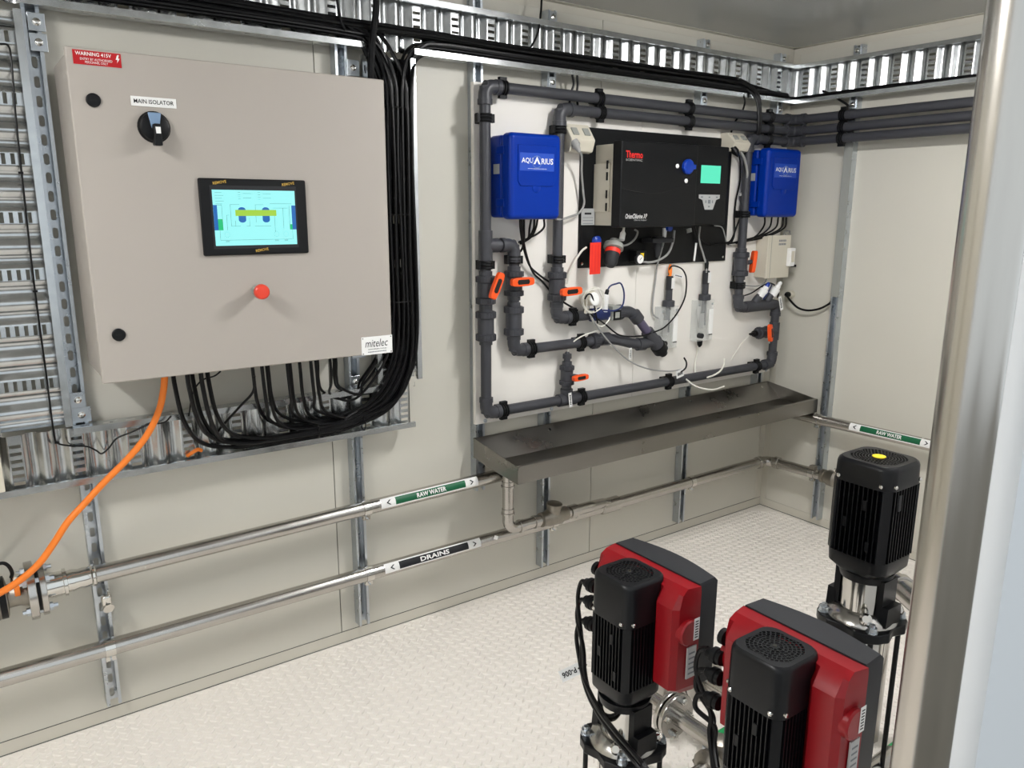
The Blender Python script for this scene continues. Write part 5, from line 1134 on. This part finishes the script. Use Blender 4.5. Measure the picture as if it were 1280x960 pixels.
ta = (tr_*math.cos(0.42)+tr_.cross(vd)*(1 if tr_.cross(vd).z > 0 else -1)*math.sin(0.42)).normalized(); tb_ = vd.cross(ta)
tb_ = tb_ if tb_.z > 0 else -tb_
tt_ = thing('cable_tag', tc_, 'white cable tag reading P-006 tied to the left pump cables', 'tag')
MB().obox(tc_, ta, tb_, ta.cross(tb_), 0.072, 0.030, 0.0008).build('strip', 'white', tt_)
text('P-006', tc_-vd*0.0012-ta*0.010, -ta, -tb_, 0.040, 0.015, 'ink', tt_, bold=0.025)
MB().tube([tc_+ta*0.028+vd*0.004+(ta*math.cos(a)+vd*math.sin(a))*0.012 for a in [2*PI*k/14 for k in range(15)]], 0.0025, 6).build('tie', 'black', tt_)

# ================================================================ pump manifold on the floor
mf = thing('pump_manifold', (-2.0,-1.4,0.0), 'stainless pump manifold with bolted flanges between the two red drives', 'pipework')
def mpipe(pts, r=0.024, R=0.05): return MB().tube(fillet([V(p) for p in pts], R, 8), r, 22).build('pipe', 'steel', mf)
mpipe([(-2.01,-1.228,0.20), (-2.01,-1.47,0.20)])
flange(mf, (-2.01,-1.228,0.20), DY, 0.066, 0.014, 4, 0.76, 'chrome', 0.3, 0.022)
flange(mf, (-2.01,-1.208,0.20), DY, 0.066, 0.014, 0, 0.76, 'chrome')
mpipe([(-2.01,-1.205,0.20), (-2.01,-1.05,0.20), (-2.01,-1.05,0.012)])
mpipe([(-1.80,-1.10,0.20), (-1.80,-1.85,0.20)], 0.030)
mpipe([(-1.80,-1.10,0.20), (-1.80,-0.98,0.20), (-1.80,-0.98,0.012)], 0.030)
flange(mf, (-1.80,-1.13,0.20), DY, 0.075, 0.014, 4, 0.78, 'chrome', 0.5, 0.022); flange(mf, (-1.80,-1.15,0.20), DY, 0.075, 0.014, 0)
mpipe([(-1.99,-1.37,0.2), (-1.45,-1.37,0.2)], 0.022)
MB().lathe([(-0.065,0.0225),(0.065,0.0225)], (-1.95,-1.37,0.2), DX, 20).build('green_band', 'bright_green', mf)
mpipe([(-2.10,-1.645,0.15), (-1.15,-1.645,0.15)], 0.024)
MB().lathe([(-0.06,0.0245),(0.06,0.0245)], (-1.53,-1.645,0.15), DX, 20).build('green_band', 'bright_green', mf)
for x, y, s in ((-1.945,-1.37,'RAW WATER'),(-1.53,-1.645,'RAW WATER')):
    z = 0.2 if y > -1.5 else 0.15; r = 0.0236 if y > -1.5 else 0.0256
    a = math.radians(40); nn = V((0,-math.cos(a),math.sin(a))); uu = V((0,math.sin(a),math.cos(a)))
    text(s, V((x,y,z))+nn*r, X, uu, 0.075, 0.008, 'white', mf)
vb = MB(); vb.lathe([(-0.055,0.030),(-0.04,0.050),(-0.03,0.050),(-0.028,0.034),(0.028,0.034),(0.03,0.050),(0.04,0.050),(0.055,0.030)], (-2.055,-1.42,0.19), (1,0.1,0), 16)
vb.lathe([(0,0.024),(0.04,0.024),(0.042,0.030),(0.055,0.030),(0.06,0.018)], (-2.055,-1.42,0.205), UP, 14); vb.build('control_valve', 'cast', mf)
for q in range(6):
    a = 2*PI*q/6
    for s in (-0.036, 0.036): MB().lathe([(-0.012,0.007),(0.012,0.007)], (-2.055+s, -1.42+0.04*math.cos(a), 0.19+0.04*math.sin(a)), X, 6).build('bolt', 'cast', mf)
mpipe([(-2.10,-1.42,0.19), (-2.165,-1.42,0.19), (-2.165,-1.33,0.05)], 0.022, 0.03)
for x, y in ((-2.01,-1.35),(-1.80,-1.55),(-1.55,-1.37),(-1.30,-1.645)):
    z = {(-2.01,-1.35):0.176,(-1.80,-1.55):0.171,(-1.55,-1.37):0.173,(-1.30,-1.645):0.126}[(x,y)]
    MB().box(x-0.012, x+0.012, y-0.012, y+0.012, 0.0, z).build('support_leg', 'strut', mf)
# short flanged pipe behind the tall pump
rp = thing('riser_pipe', (-1.42,-1.6,0.0), 'stainless pipe elbow behind the tall pump beside the doorway post', 'pipe')
MB().tube(fillet([V((-1.38,-1.46,0.0)), V((-1.38,-1.46,0.555)), V((-1.60,-1.80,0.555)), V((-1.60,-1.80,0.02))], 0.06, 8), 0.033, 24).build('pipe', 'steel', rp)
MB().lathe([(-0.012,0.033),(-0.01,0.039),(0.01,0.039),(0.012,0.033)], (-1.425,-1.53,0.555), (-0.54,-0.84,0), 24).build('collar', 'steel', rp)

for o in list(sc.objects):
    if 'world_built' in o.keys(): del o['world_built']
